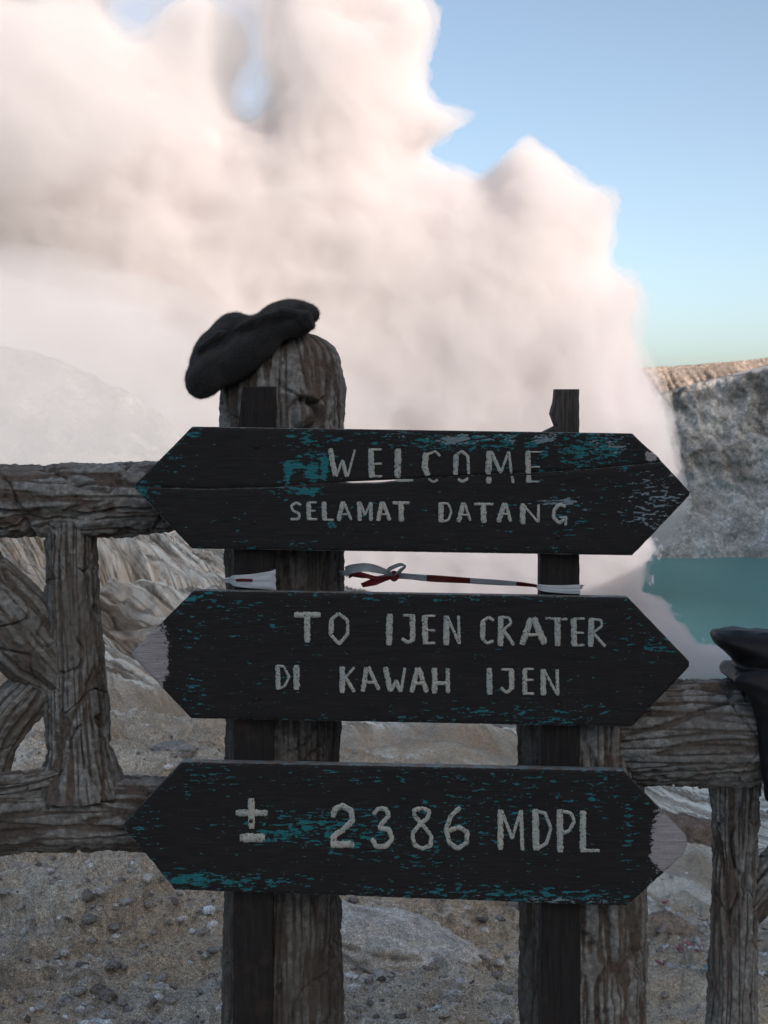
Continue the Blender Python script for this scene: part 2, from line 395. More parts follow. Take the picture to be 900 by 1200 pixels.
def upper_wall():
    nx_, nr = 560, 80
    x = np.linspace(-80, 1000, nx_); v = np.linspace(0, 1, nr)
    Vv, X = np.meshgrid(v, x, indexing='ij')
    topz = np.interp(x, [-80, 60, 240, 310, 360, 440, 480, 1000], [-30, 25, 46, 50, 53, 60, 64, 110])[None, :]+1.2*fbm(X*.05, 0, 1, 3)
    Z = topz-78*(1-Vv**.9)
    Y = 1610+75*Vv+.05*X
    e = sstep(1, .75, Vv)
    fl = ridged(X*.11+.03*Z+.6*noise(X*.05, Z*.03, 3), Z*.014, 3.3, 3)
    big = noise(X*.024+.012*Z, Z*.01, 6.)
    Y = Y-e*(7*fl+16*big)
    col = (.36+.05*fbm(X*.06, Z*.08, 2, 4))[..., None]*np.array([1.1, .86, .68])
    V = np.stack([X, Y, Z], -1)
    V2 = np.stack([X[-1], Y[-1]+500, Z[-1]*0-20], -1)[None]
    V = np.concatenate([V, V2], 0); col = np.concatenate([col, col[-1:]], 0)
    return np_mesh('upper_crater_wall', V.reshape(-1, 3), grid_faces(nr+1, nx_), True, {'tint': col.reshape(-1, 3)})
tag(link('upper_crater_wall', upper_wall(), M_cliff), 'brown fluted crater wall catching the low sun above the grey cliff', None, None, 'structure')

# ---- mountain flank seen through thin steam ------------------------------
def flank():
    nx_, nr = 220, 90
    x = np.linspace(-900, -60, nx_); d = np.linspace(0, 1, nr)
    T, X = np.meshgrid(d, x, indexing='ij')
    sk = np.interp(x*F/1000+450, [-1100, -300, -100, 0, 60, 110, 160, 200, 225, 350], [300, 395, 404, 412, 424, 448, 473, 503, 530, 640])
    top = -(sk-HZ)/F*1000
    Y = 820+180*T
    Z = (top[None, :]+150)*T**.8-150
    Z += (1-.6*T)*8*ridged(X*.02+Y*.01, Y*.008, 3., 4)+1.5*fbm(X*.08, Y*.08, 1, 3)
    Vt = np.stack([X, Y, Z], -1)
    back = np.stack([X[-1]-60, Y[-1]+260, -150+0*X[-1]], -1)[None]
    V = np.concatenate([Vt, back], 0)
    col = (.24+.08*fbm(V[..., 0]*.03, V[..., 1]*.02, V[..., 2]*.03, 4))[..., None]*np.array([1.05, .96, .9])
    return np_mesh('mountain_flank', V.reshape(-1, 3), grid_faces(nr+1, nx_), True, {'tint': col.reshape(-1, 3)})
tag(link('mountain_flank', flank(), M_cliff), 'faint mountain shoulder fading behind the steam', None, None, 'structure')

# ---- steam ------------------------------------------------------------
def point_in_poly_sdf(px, py, poly):
    poly = np.array(poly, float); n = len(poly)
    dmin = np.full(px.shape, 1e9, np.float32); inside = np.zeros(px.shape, bool)
    for i in range(n):
        a, b = poly[i], poly[(i+1) % n]
        e = b-a; wx, wy = px-a[0], py-a[1]
        t = np.clip((wx*e[0]+wy*e[1])/(e@e), 0, 1)
        dmin = np.minimum(dmin, np.hypot(wx-t*e[0], wy-t*e[1]))
        c = ((a[1] <= py) & (b[1] > py)) | ((a[1] > py) & (b[1] <= py))
        with np.errstate(divide='ignore', invalid='ignore'):
            xin = a[0]+(py-a[1])/(b[1]-a[1])*e[0]
        inside ^= c & (px < xin)
    return np.where(inside, dmin, -dmin)
def iso_mesh(field, lo, hi, thr, smooth_attr=None):
    """closed surface where the numpy field (nx,ny,nz) crosses thr"""
    nx_, ny_, nz_ = field.shape
    me = bpy.data.meshes.new('g'); N = field.size
    me.vertices.add(N); a = me.attributes.new('f', 'FLOAT', 'POINT'); a.data.foreach_set('value', field.astype(np.float32).ravel())
    ob = bpy.data.objects.new('g', me); COL.objects.link(ob)
    ng = bpy.data.node_groups.new('iso', 'GeometryNodeTree')
    ng.interface.new_socket('Geometry', in_out='INPUT', socket_type='NodeSocketGeometry')
    ng.interface.new_socket('Geometry', in_out='OUTPUT', socket_type='NodeSocketGeometry')
    N_ = ng.nodes.new; L_ = ng.links.new
    gi, go = N_('NodeGroupInput'), N_('NodeGroupOutput')
    pos = N_('GeometryNodeInputPosition'); 
    def vm(op, a_, b_):
        x = N_('ShaderNodeVectorMath'); x.operation = op
        for i, q in enumerate((a_, b_)):
            if isinstance(q, tuple): x.inputs[i].default_value = q
            else: L_(q, x.inputs[i])
        return x.outputs[0]
    def mt(op, a_, b_):
        x = N_('ShaderNodeMath'); x.operation = op
        for i, q in enumerate((a_, b_)):
            if isinstance(q, (int, float)): x.inputs[i].default_value = q
            else: L_(q, x.inputs[i])
        return x.outputs[0]
    cell = tuple((hi[i]-lo[i])/(field.shape[i]-1) for i in range(3))
    g = vm('DIVIDE', vm('SUBTRACT', pos.outputs[0], tuple(lo)), cell)
    sx = N_('ShaderNodeSeparateXYZ'); L_(g, sx.inputs[0])
    ii = [mt('ROUND', sx.outputs[k], 0.0) for k in range(3)]
    # float32 keeps integers exact to 16.7 million
    idx = mt('ADD', mt('ADD', mt('MULTIPLY', ii[0], float(ny_*nz_)), mt('MULTIPLY', ii[1], float(nz_))), ii[2])
    na = N_('GeometryNodeInputNamedAttribute'); na.data_type = 'FLOAT'; na.inputs[0].default_value = 'f'
    si = N_('GeometryNodeSampleIndex'); si.data_type = 'FLOAT'; si.clamp = True
    L_(gi.outputs[0], si.inputs[0]); L_(na.outputs[0], si.inputs['Value']); L_(idx, si.inputs['Index'])
    vc = N_('GeometryNodeVolumeCube'); L_(si.outputs[0], vc.inputs['Density']); vc.inputs['Background'].default_value = 0
    vc.inputs['Min'].default_value = lo; vc.inputs['Max'].default_value = hi
    for k, nn in zip('XYZ', field.shape): vc.inputs['Resolution '+k].default_value = nn
    v2 = N_('GeometryNodeVolumeToMesh'); L_(vc.outputs[0], v2.inputs[0]); v2.inputs['Threshold'].default_value = thr
    L_(v2.outputs[0], go.inputs[0])
    md = ob.modifiers.new('n', 'NODES'); md.node_group = ng
    dg = bpy.context.evaluated_depsgraph_get()
    out = bpy.data.meshes.new_from_object(ob.evaluated_get(dg), depsgraph=dg)
    bpy.data.objects.remove(ob); bpy.data.meshes.remove(me); bpy.data.node_groups.remove(ng)
    return out
def big_islands(me, keep=.02):
    # drop crumbs: label vertices by connectivity and keep only the large shells
    n = len(me.vertices); e = np.empty(len(me.edges)*2, np.int32); me.edges.foreach_get('vertices', e); e = e.reshape(-1, 2)
    lab = np.arange(n)
    while True:
        m = np.minimum(lab[e[:, 0]], lab[e[:, 1]]); old = lab.copy()
        np.minimum.at(lab, e[:, 0], m); np.minimum.at(lab, e[:, 1], m); lab = lab[lab]; lab = lab[lab]
        if (lab == old).all(): break
    u, c = np.unique(lab, return_counts=True); good = np.isin(lab, u[c > keep*n])
    if good.all(): return me
    bm = bmesh.new(); bm.from_mesh(me); bm.verts.ensure_lookup_table()
    bmesh.ops.delete(bm, geom=[bm.verts[i] for i in np.nonzero(~good)[0]], context='VERTS')
    bm.to_mesh(me); bm.free(); return me
OUT = [(-900, -500), (560, -500), (500, -160), (455, -40), (500, -5), (518, 22), (512, 60), (508, 95), (516, 120), (540, 122), (560, 121), (548, 138), (540, 165), (515, 182), (500, 190),
       (528, 200), (560, 205), (582, 186), (598, 165), (624, 150), (648, 168), (672, 198), (690, 216), (712, 218), (725, 234), (724, 268), (714, 292), (716, 312), (742, 318), (756, 342),
       (752, 372), (742, 395), (758, 425), (782, 470), (798, 530), (808, 590), (782, 645), (748, 665), (745, 705), (780, 728), (803, 745), (812, 765), (838, 766), (842, 785), (815, 810), (700, 830), (-900, 830)]
def plume(thr, Yc=1150.0, cell=3.4):
    lo = (-450., 1030., -175.); hi = (270., 1270., 385.)
    n_ = [int((hi[i]-lo[i])/cell)+1 for i in range(3)]; hi = tuple(lo[i]+cell*(n_[i]-1) for i in range(3))
    ax = [np.linspace(lo[i], hi[i], n_[i]) for i in range(3)]
    X2, Z2 = np.meshgrid(ax[0], ax[2], indexing='ij')
    s2 = point_in_poly_sdf(X2*F/Yc+450, HZ-Z2*F/Yc, OUT)*Yc/F
    # thin places in the upper left where the blue shows through
    px, py = X2*F/Yc+450, HZ-Z2*F/Yc
    thin = sum(a*np.exp(-((px-x0)/rx)**2-((py-y0)/ry)**2) for x0, y0, rx, ry, a in ((298, 85, 36, 85, .98), (150, 10, 50, 50, .96), (235, -25, 90, 40, .9), (40, 0, 50, 40, .8), (215, 90, 60, 50, .5), (440, 20, 30, 40, .5)))
    X, Y, Z = (a.astype(np.float32) for a in np.meshgrid(*ax, indexing='ij'))
    def warp2(T2, wx, wz):
        gi = np.clip((X+wx-lo[0])/cell, 0, n_[0]-1.001); gk = np.clip((Z+wz-lo[2])/cell, 0, n_[2]-1.001)
        i, k = gi.astype(np.int32), gk.astype(np.int32); a, b = gi-i, gk-k
        return T2[i, k]*(1-a)*(1-b)+T2[i+1, k]*a*(1-b)+T2[i, k+1]*(1-a)*b+T2[i+1, k+1]*a*b
    s2 = s2.astype(np.float32); th2 = np.clip(thin, 0, 1).astype(np.float32)
    wx = 14*noise(X*.018, Y*.022, Z*.018)+6*noise(X*.05, Y*.05, Z*.05+4); wz = 14*noise(X*.018+9, Y*.022, Z*.018)+6*noise(X*.05, Y*.05+7, Z*.05)
    s = warp2(s2, wx, wz); th = warp2(th2, 1.6*wx, 1.6*wz)
    half = 92*np.sqrt(1-np.exp(-np.clip(s, 0, None)/48))*(1-.9*th)
    yc = Yc-18*noise(X*.006, Z*.006, .5)
    f = np.where(s > 0, half-np.abs(Y-yc), s)
    f = np.minimum(f, np.where(s < 0, s*2.2+3, s*1.2+3))
    nz = fbm(X*.021, Y*.021, Z*.021, 3, .5)
    bil = np.abs(noise(X*.03+5, Y*.03, Z*.03))+.5*np.abs(noise(X*.07+5, Y*.07, Z*.07))
    f = f+7*nz-18*(bil-.35)-3.2*np.abs(noise(X*.15, Y*.15, Z*.15))
    f = np.where(th > .5, np.minimum(f, 20*(1-th)+6*nz), f)
    f = np.where(s < -9, -20, f)
    f = np.clip(f, -16, 30)+30
    for _ in range(2):
        for a in range(3):
            f = np.moveaxis(f, a, 0); g = f.copy(); g[1:-1] = (f[:-2]+2*f[1:-1]+f[2:])/4; f = np.moveaxis(g, 0, a)
    return iso_mesh(f, lo, hi, float(thr)), lo, hi
def add_disp(o, specs):
    for i, (size, st) in enumerate(specs):
        t = bpy.data.textures.new('billow%d' % i, 'CLOUDS'); t.noise_scale = size; t.noise_depth = 2; t.noise_type = 'HARD_NOISE' if i < 2 else 'SOFT_NOISE'
        md = o.modifiers.new('billow', 'DISPLACE'); md.texture = t; md.strength = st; md.mid_level = .5; md.texture_coords = 'GLOBAL'
def vol_mat(name, dens, col=(1, 1, 1), aniso=0.0):
    m = bpy.data.materials.new(name); m.use_nodes = True; t = m.node_tree; t.nodes.clear()
    o = t.nodes.new('ShaderNodeOutputMaterial'); v = t.nodes.new('ShaderNodeVolumePrincipled')
    v.inputs['Color'].default_value = (*col, 1); v.inputs['Density'].default_value = dens; v.inputs['Anisotropy'].default_value = aniso
    t.links.new(v.outputs[0], o.inputs['Volume']); m.cycles.homogeneous_volume = True
    return m
for nm, thr, dens, cell in (('steam_plume', 30, .024, 3.7), ('steam_plume', 39, .045, 6.5)):
    me, lo, hi = plume(thr, cell=cell); me.materials.clear(); big_islands(me, .12)
    st = link(nm, me, vol_mat('white_steam', dens, (.915, .888, .892)))
    tag(st, 'huge pinkish white plume of steam billowing up from the crater' if thr == 30 else 'dense heart of the huge steam plume rising behind the signs', 'steam', None, 'stuff')
    add_disp(st, [(22, 7), (9, 5)])
# the foot of the plume, nearer over the lake, with small puffs rolling off to the right
LOW = [(250, 600), (400, 572), (560, 560), (690, 566), (744, 598), (764, 640), (752, 668), (750, 692), (768, 702), (786, 716), (806, 732), (818, 756), (838, 754), (852, 768), (850, 786), (818, 808), (780, 830), (600, 860), (250, 860)]
def plume_foot(thr, Yc=620.0):
    cell = 1.8; k = Yc/F
    lo = ((150-450)*k, Yc-62., -(880-HZ)*k); hi = ((880-450)*k, Yc+62., -(530-HZ)*k)
    n_ = [int((hi[i]-lo[i])/cell)+1 for i in range(3)]; hi = tuple(lo[i]+cell*(n_[i]-1) for i in range(3))
    ax = [np.linspace(lo[i], hi[i], n_[i]) for i in range(3)]
    X2, Z2 = np.meshgrid(ax[0], ax[2], indexing='ij')
    s2 = (point_in_poly_sdf(X2*F/Yc+450, HZ-Z2*F/Yc, LOW)*k).astype(np.float32)
    X, Y, Z = (a.astype(np.float32) for a in np.meshgrid(*ax, indexing='ij'))
    wx = 3*noise(X*.07, Y*.08, Z*.07); wz = 3*noise(X*.07+9, Y*.08, Z*.07)
    gi = np.clip((X+wx-lo[0])/cell, 0, n_[0]-1.001); gk = np.clip((Z+wz-lo[2])/cell, 0, n_[2]-1.001)
    i, k_ = gi.astype(np.int32), gk.astype(np.int32); a, b = gi-i, gk-k_
    s = s2[i, k_]*(1-a)*(1-b)+s2[i+1, k_]*a*(1-b)+s2[i, k_+1]*(1-a)*b+s2[i+1, k_+1]*a*b
    half = 44*np.sqrt(1-np.exp(-np.clip(s, 0, None)/22))
    f = np.where(s > 0, half-np.abs(Y-Yc), s); f = np.minimum(f, np.where(s < 0, s*2+1, s*1.2+1))
    bil = np.abs(noise(X*.09+5, Y*.09, Z*.09))+.5*np.abs(noise(X*.2+5, Y*.2, Z*.2))
    f = f+1.5*fbm(X*.06, Y*.06, Z*.06, 3)-5.0*(bil-.45); f = np.where(s < -4, -20, f)
    me = iso_mesh(np.clip(f, -10, 10)+10, lo, hi, 10.0+thr); me.materials.clear(); return big_islands(me, .08)
for thr, dens in ((0, .11), (3, .08)):
    if DRAFT: break
    pf = link('steam_plume', plume_foot(thr), vol_mat('white_steam', dens, (.91, .888, .893)))
    tag(pf, 'foot of the steam plume rolling low over the lake' if thr == 0 else 'dense heart of the low steam rolling over the lake', 'steam', None, 'stuff'); add_disp(pf, [(6, 2.2)])

# ================================================================== FENCES OF WORKED CONCRETE
def bark_material():
    m = Mat('weathered_bark_concrete', .9); m.b.inputs['Specular IOR Level'].default_value = .2
    n1 = m.noise(9, 6, .65); n2 = m.noise(70, 5, .7); n3 = m.noise(330, 3, .65); n4 = m.noise(4.5, 4, .6)
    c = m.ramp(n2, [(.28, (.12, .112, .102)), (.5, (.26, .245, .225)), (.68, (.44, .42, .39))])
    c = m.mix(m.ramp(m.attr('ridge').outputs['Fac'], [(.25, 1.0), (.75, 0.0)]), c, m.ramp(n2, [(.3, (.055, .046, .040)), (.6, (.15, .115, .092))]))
    st = m.ramp(n1, [(.50, 0.0), (.60, 1.0)]); st = m.math('MULTIPLY', m.math('MULTIPLY', st, m.ramp(n2, [(.40, 0.0), (.52, 1.0)])), .55)
    c = m.mix(st, c, (.17, .105, .08))
    c = m.mix(m.math('MULTIPLY', m.ramp(n4, [(.48, 0.0), (.62, 1.0)]), .4), c, (.16, .145, .125))
    c = m.mix(m.ramp(n3, [(.62, 0.0), (.72, .5)]), c, (.42, .41, .38))
    dark_amt = m.attr('dark_zone').outputs['Fac']
    c = m.mix(m.math('MULTIPLY', dark_amt, .75), c, (.055, .042, .035))  # blends to dark brown over the part chosen for each log
    m.col(c)
    m.bump(m.math('ADD', m.math('MULTIPLY', n2, .6), m.math('MULTIPLY', n3, .4)), .7, .004)
    return m.m
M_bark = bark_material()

def catmull(pts, n):
    pts = [np.array(p, float) for p in pts]; pts = [2*pts[0]-pts[1]]+pts+[2*pts[-1]-pts[-2]]
    out = []; seg = len(pts)-3
    for q in np.linspace(0, seg, n):
        i = min(int(q), seg-1); t = q-i; a, b, c, d = pts[i:i+4]
        out.append(.5*((2*b)+(-a+c)*t+(2*a-5*b+4*c-d)*t*t+(-a+3*b-3*c+d)*t**3))
    return np.array(out)
def log(name, path, radii, parent, style='post', nth=220, ns=400, amp=1.0, seed=0.0, extra=None, flat=1.0, dark_zone=None, label=None):
    """trunk-like length of worked concrete: a swept ring with ridges and cracks pressed into it"""
    nth, ns = int(nth*.86), int(ns*.86); c = catmull(path, ns); L = np.concatenate([[0], np.cumsum(np.linalg.norm(np.diff(c, axis=0), axis=1))])
    q = np.linspace(0, 1, ns); rp = np.array(radii, float)
    q = L/L[-1]; r = np.interp(q, rp[:, 0], rp[:, 1])
    T = np.gradient(c, axis=0); T /= np.linalg.norm(T, axis=1)[:, None]
    ref = np.array([0, 1., 0]); N = ref-T*(T@ref)[:, None]; N /= np.linalg.norm(N, axis=1)[:, None]; B = np.cross(T, N)
    th = np.linspace(0, 2*np.pi, nth, endpoint=False)
    S, TH = np.meshgrid(L, th, indexing='ij'); Rr = np.broadcast_to(r[:, None], S.shape)
    r0 = np.max(r); cx, sx = np.cos(TH)*r0, np.sin(TH)*r0
    wob = .010*noise(cx*4+seed, sx*4, S*2.2)+.004*noise(cx*14+seed, sx*14, S*6)
    k1 = 42. if style == 'post' else 26.
    wx = .35*noise(cx*6, sx*6+seed, S*5)
    fine = ridged(cx*k1+seed+wx*2, sx*k1+wx, S*(2.6 if style == 'post' else 3.2)+seed, 3)
    cr = np.abs(noise(cx*11+seed*2+wx, sx*11, S*(1.9 if style == 'post' else 2.2)+3.3)); cr = 1-sstep(0, .085, cr)
    cr2 = np.abs(noise(cx*9+seed*3+2, sx*9+wx, S*8.5+wx*3)); cr2 = (1-sstep(0, .06, cr2))*sstep(-.3, .05, noise(cx*5, sx*5+seed, S*3+8))
    kg = 58. if style == 'post' else 50.; gv = np.abs(noise(cx*kg+seed+wx*1.4, sx*kg+wx, S*(2.2 if style == 'post' else 4.0)+seed)); groove = 1-sstep(0, .20, gv)
    plate = fbm(cx*16+seed, sx*16, S*14, 3)
    grain = fbm(cx*75+seed, sx*75, S*60, 2)
    disp = wob+amp*(.0022*fine-.0046*groove-.008*cr-.012*cr2+.0030*grain+.0040*plate)
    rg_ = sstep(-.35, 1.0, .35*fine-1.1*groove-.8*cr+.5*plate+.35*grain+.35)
    if extra is not None: disp = disp+extra(c, S, TH, q)
    fade = np.clip(Rr/ (r0*.35), 0, 1)
    RR = Rr+disp*fade
    V = c[:, None, :]+(np.cos(TH)*RR)[..., None]*(-N[:, None, :])*flat+(np.sin(TH)*RR)[..., None]*B[:, None, :]
    dm = np.zeros(S.shape); rgv = rg_.ravel()
    if dark_zone is not None: dm = dark_zone(V, fbm(cx*9, sx*9, S*5, 3))
    V = V.reshape(-1, 3); Q = grid_faces(ns, nth, True)
    # close the ends with a fan of quads onto a centre vertex (degenerate corner kept as a tiny ring)
    e0 = c[0]+(V[:nth]-c[0])*.02; e1 = c[-1]+(V[-nth:]-c[-1])*.02
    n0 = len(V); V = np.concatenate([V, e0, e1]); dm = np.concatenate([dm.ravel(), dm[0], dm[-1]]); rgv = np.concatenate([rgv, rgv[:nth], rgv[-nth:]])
    j = np.arange(nth); j2 = (j+1) % nth
    Q = np.concatenate([Q, np.stack([n0+j, n0+j2, j2, j], -1), np.stack([n0-nth+j, n0-nth+j2, n0+nth+j2, n0+nth+j], -1)])
    me = np_mesh(name, V, Q, True, {'dark_zone': dm.clip(0, 1), 'ridge': rgv})
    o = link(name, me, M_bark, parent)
    if label: o['label'] = label
    return o

DP = 3.2
base = P(332, 1410, DP); base.z = ground_z(base.x, base.y)
lf = empty('concrete_fence', base)
tag(lf, 'bark textured concrete fence with thick round post under the beret, left of the signs', 'fence')
def knot(c, S, TH, q):
    # carved knot low on the front right of the head of the post
    z = c[:, 2][:, None]; k = P(378, 487, DP).z
    # angle 0 faces the camera side (-y); right of it is +x
    a = ((TH+np.pi) % (2*np.pi))-np.pi
    dx = (a*sgn-.40)*.136; d = np.hypot(dx, (z-k)*.9)
    return .020*np.exp(-(d/.026)**2)+.013*np.exp(-((d-.043)/.009)**2)-.010*np.exp(-((d-.030)/.006)**2)
sgn = -1
lp = [P(331, 1500, DP), P(331, 1200, DP), P(331, 1000, DP), P(333, 800, DP), P(333, 600, DP), P(332, 480, DP), P(333, 388, DP)]
Ltot = (1500-388)
def qy(y): return 1-(y-388)/Ltot
def lp_dark(V, n): return sstep(P(0, 560, DP).z, P(0, 640, DP).z, V[..., 2])*(.75+.5*n)  # dark brown below the head of the post
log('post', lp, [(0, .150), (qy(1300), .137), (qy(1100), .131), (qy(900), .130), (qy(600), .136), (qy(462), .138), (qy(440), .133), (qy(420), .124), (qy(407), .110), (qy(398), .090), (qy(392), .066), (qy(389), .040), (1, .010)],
    lf, 'post', 260, 560, 1.0, 1.3, knot, dark_zone=lp_dark)
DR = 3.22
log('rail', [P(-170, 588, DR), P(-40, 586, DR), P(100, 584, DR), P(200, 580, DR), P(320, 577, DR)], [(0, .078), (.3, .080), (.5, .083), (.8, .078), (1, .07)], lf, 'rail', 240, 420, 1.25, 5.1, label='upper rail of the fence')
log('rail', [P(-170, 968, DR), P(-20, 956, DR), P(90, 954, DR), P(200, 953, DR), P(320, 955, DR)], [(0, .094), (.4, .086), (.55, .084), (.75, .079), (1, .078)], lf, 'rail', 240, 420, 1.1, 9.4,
    dark_zone=lambda V, n: sstep(P(0, 925, DR).z, P(0, 985, DR).z, V[..., 2])*(.6+.8*n), label='lower rail of the fence')  # dark brown towards the underside of the rail
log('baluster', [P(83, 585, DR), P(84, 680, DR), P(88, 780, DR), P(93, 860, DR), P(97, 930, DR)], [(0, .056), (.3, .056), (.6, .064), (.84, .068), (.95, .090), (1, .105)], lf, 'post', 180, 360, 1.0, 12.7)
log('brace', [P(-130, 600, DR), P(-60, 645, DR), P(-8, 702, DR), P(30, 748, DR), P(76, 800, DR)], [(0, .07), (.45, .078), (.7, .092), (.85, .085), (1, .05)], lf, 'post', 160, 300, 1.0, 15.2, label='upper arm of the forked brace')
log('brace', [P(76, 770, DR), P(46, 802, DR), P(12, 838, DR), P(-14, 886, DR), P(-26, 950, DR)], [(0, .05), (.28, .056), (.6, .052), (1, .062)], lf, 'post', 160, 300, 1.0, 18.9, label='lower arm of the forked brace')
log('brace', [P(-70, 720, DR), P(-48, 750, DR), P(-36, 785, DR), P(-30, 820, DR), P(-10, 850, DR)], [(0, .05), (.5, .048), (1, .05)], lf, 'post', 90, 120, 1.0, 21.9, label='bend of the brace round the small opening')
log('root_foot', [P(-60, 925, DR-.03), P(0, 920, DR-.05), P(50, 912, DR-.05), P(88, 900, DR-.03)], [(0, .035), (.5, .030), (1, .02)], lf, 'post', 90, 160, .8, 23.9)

rb = P(680, 1440, DP); rb.z = ground_z(rb.x, rb.y)-.02
rf = empty('concrete_fence', rb)
tag(rf, 'bark textured concrete fence with low thick rail, right of the signs', 'fence')
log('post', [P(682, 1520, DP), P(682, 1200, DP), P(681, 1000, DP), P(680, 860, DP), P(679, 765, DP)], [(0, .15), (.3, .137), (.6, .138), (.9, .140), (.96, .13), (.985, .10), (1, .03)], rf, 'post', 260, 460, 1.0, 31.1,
    dark_zone=lambda V, n: sstep(P(655, 0, DP).x, P(615, 0, DP).x, V[..., 0])*.9)  # dark brown towards the left flank
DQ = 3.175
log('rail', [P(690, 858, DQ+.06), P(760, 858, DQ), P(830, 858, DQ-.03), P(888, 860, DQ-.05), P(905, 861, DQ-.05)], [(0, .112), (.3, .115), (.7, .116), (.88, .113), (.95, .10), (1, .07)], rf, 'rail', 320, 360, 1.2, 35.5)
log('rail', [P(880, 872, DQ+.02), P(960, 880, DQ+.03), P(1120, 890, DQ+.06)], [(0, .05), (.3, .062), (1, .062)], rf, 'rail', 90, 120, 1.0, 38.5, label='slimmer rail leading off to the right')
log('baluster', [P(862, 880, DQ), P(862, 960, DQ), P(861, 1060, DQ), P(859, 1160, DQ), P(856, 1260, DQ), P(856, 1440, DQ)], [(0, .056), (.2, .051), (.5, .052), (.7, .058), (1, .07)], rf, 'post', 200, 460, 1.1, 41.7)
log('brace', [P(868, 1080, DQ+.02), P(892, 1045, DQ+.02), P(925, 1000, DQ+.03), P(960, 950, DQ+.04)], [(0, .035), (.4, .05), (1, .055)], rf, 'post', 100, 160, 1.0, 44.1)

# ================================================================== SIGNPOST
def paint_mat(name, dark=(.0140, .0122, .0118)):
    m = Mat(name, .62); m.b.inputs['Specular IOR Level'].default_value = .22
    ob = m.tc.outputs['Object']
    grain = m.noise(1.0, 6, .65, m.map((14, 14, 420)), 0)
    g2 = m.noise(1.0, 4, .7, m.map((60, 60, 900)))
    chip = m.noise(1.0, 3, .55, m.map((40, 40, 150)), .5)
    chip2 = m.noise(1.0, 4, .6, m.map((150, 150, 330)), .3)
    fine = m.noise(900, 2, .5)
    dk = m.mix(m.ramp(grain, [(.35, 0.0), (.7, 1.0)]), dark, tuple(2.3*c for c in dark))
    dk = m.mix(m.ramp(g2, [(.60, 0.0), (.74, .5)]), dk, (.075, .062, .056))
    # teal undercoat showing where the dark coat has flaked
    f = m.math('ADD', chip, m.math('MULTIPLY', m.math('SUBTRACT', chip2, .5), .34))
    te = m.attr('teal').outputs['Fac']
    mt_ = m.math('ADD', f, te); mt_ = m.ramp(mt_, [(.712, 0.0), (.727, 1.0)])
    teal = m.mix(m.ramp(g2, [(.35, 0.0), (.65, 1.0)]), (.012, .11, .125), (.025, .23, .25))
    teal = m.mix(m.ramp(chip2, [(.55, 0.0), (.66, .55)]), teal, (.14, .26, .30))
    c = m.mix(mt_, dk, teal)
    # pale grey primer scabs
    pa = m.math('ADD', m.noise(1.0, 4, .6, m.map((40, 40, 150), rot=(0, .04, 0)), .5), m.attr('pale').outputs['Fac'])
    mp = m.ramp(m.math('ADD', pa, m.math('MULTIPLY', m.math('SUBTRACT', chip2, .5), .35)), [(.775, 0.0), (.79, 1.0)])
    pc = m.mix(m.ramp(chip2, [(.4, 0.0), (.6, 1.0)]), (.15, .24, .27), (.30, .33, .35)); c = m.mix(mp, c, pc)
    # bare greyed timber
    ba = m.math('ADD', m.attr('bare').outputs['Fac'], m.math('MULTIPLY', m.math('SUBTRACT', m.noise(1.0, 6, .7, m.map((75, 75, 120), rot=(0, .3, 0))), .5), .75))
    mb = m.ramp(ba, [(.50, 0.0), (.54, 1.0)])
    wood = m.mix(m.ramp(grain, [(.3, 0.0), (.7, 1.0)]), (.24, .205, .20), (.52, .47, .47))
    wood = m.mix(m.ramp(g2, [(.56, 0.0), (.66, .8)]), wood, (.03, .018, .018))
    c = m.mix(mb, c, wood)
    # rubbed edges: raw brown, pale dust
    ed = m.math('ADD', m.attr('edge').outputs['Fac'], m.math('MULTIPLY', m.math('SUBTRACT', chip2, .5), .8))
    c = m.mix(m.ramp(ed, [(.52, 0.0), (.62, .9)]), c, m.mix(m.ramp(chip, [(.45, 0.0), (.6, 1.0)]), (.20, .15, .125), (.21, .27, .29)))
    m.col(c)
    h = m.math('ADD', m.math('ADD', m.math('MULTIPLY', grain, .7), m.math('MULTIPLY', g2, .4)), m.math('MULTIPLY', m.math('ADD', mt_, mp), -.35))
    m.bump(h, .8, .0012)
    return m.m
M_board = paint_mat('flaking_black_paint')
def ell(X, Z, D, lst):
    """soft patches given in photograph pixels: centre, half sizes, strength"""
    px, py = X/D*F+450, HZ-Z/D*F; t = np.zeros_like(px)
    for x0, y0, rx, ry, a in lst:
        t = np.maximum(t, a*np.exp(-(np.abs((px-x0)/rx)**2.6+np.abs((py-y0)/ry)**2.6)))
    return t
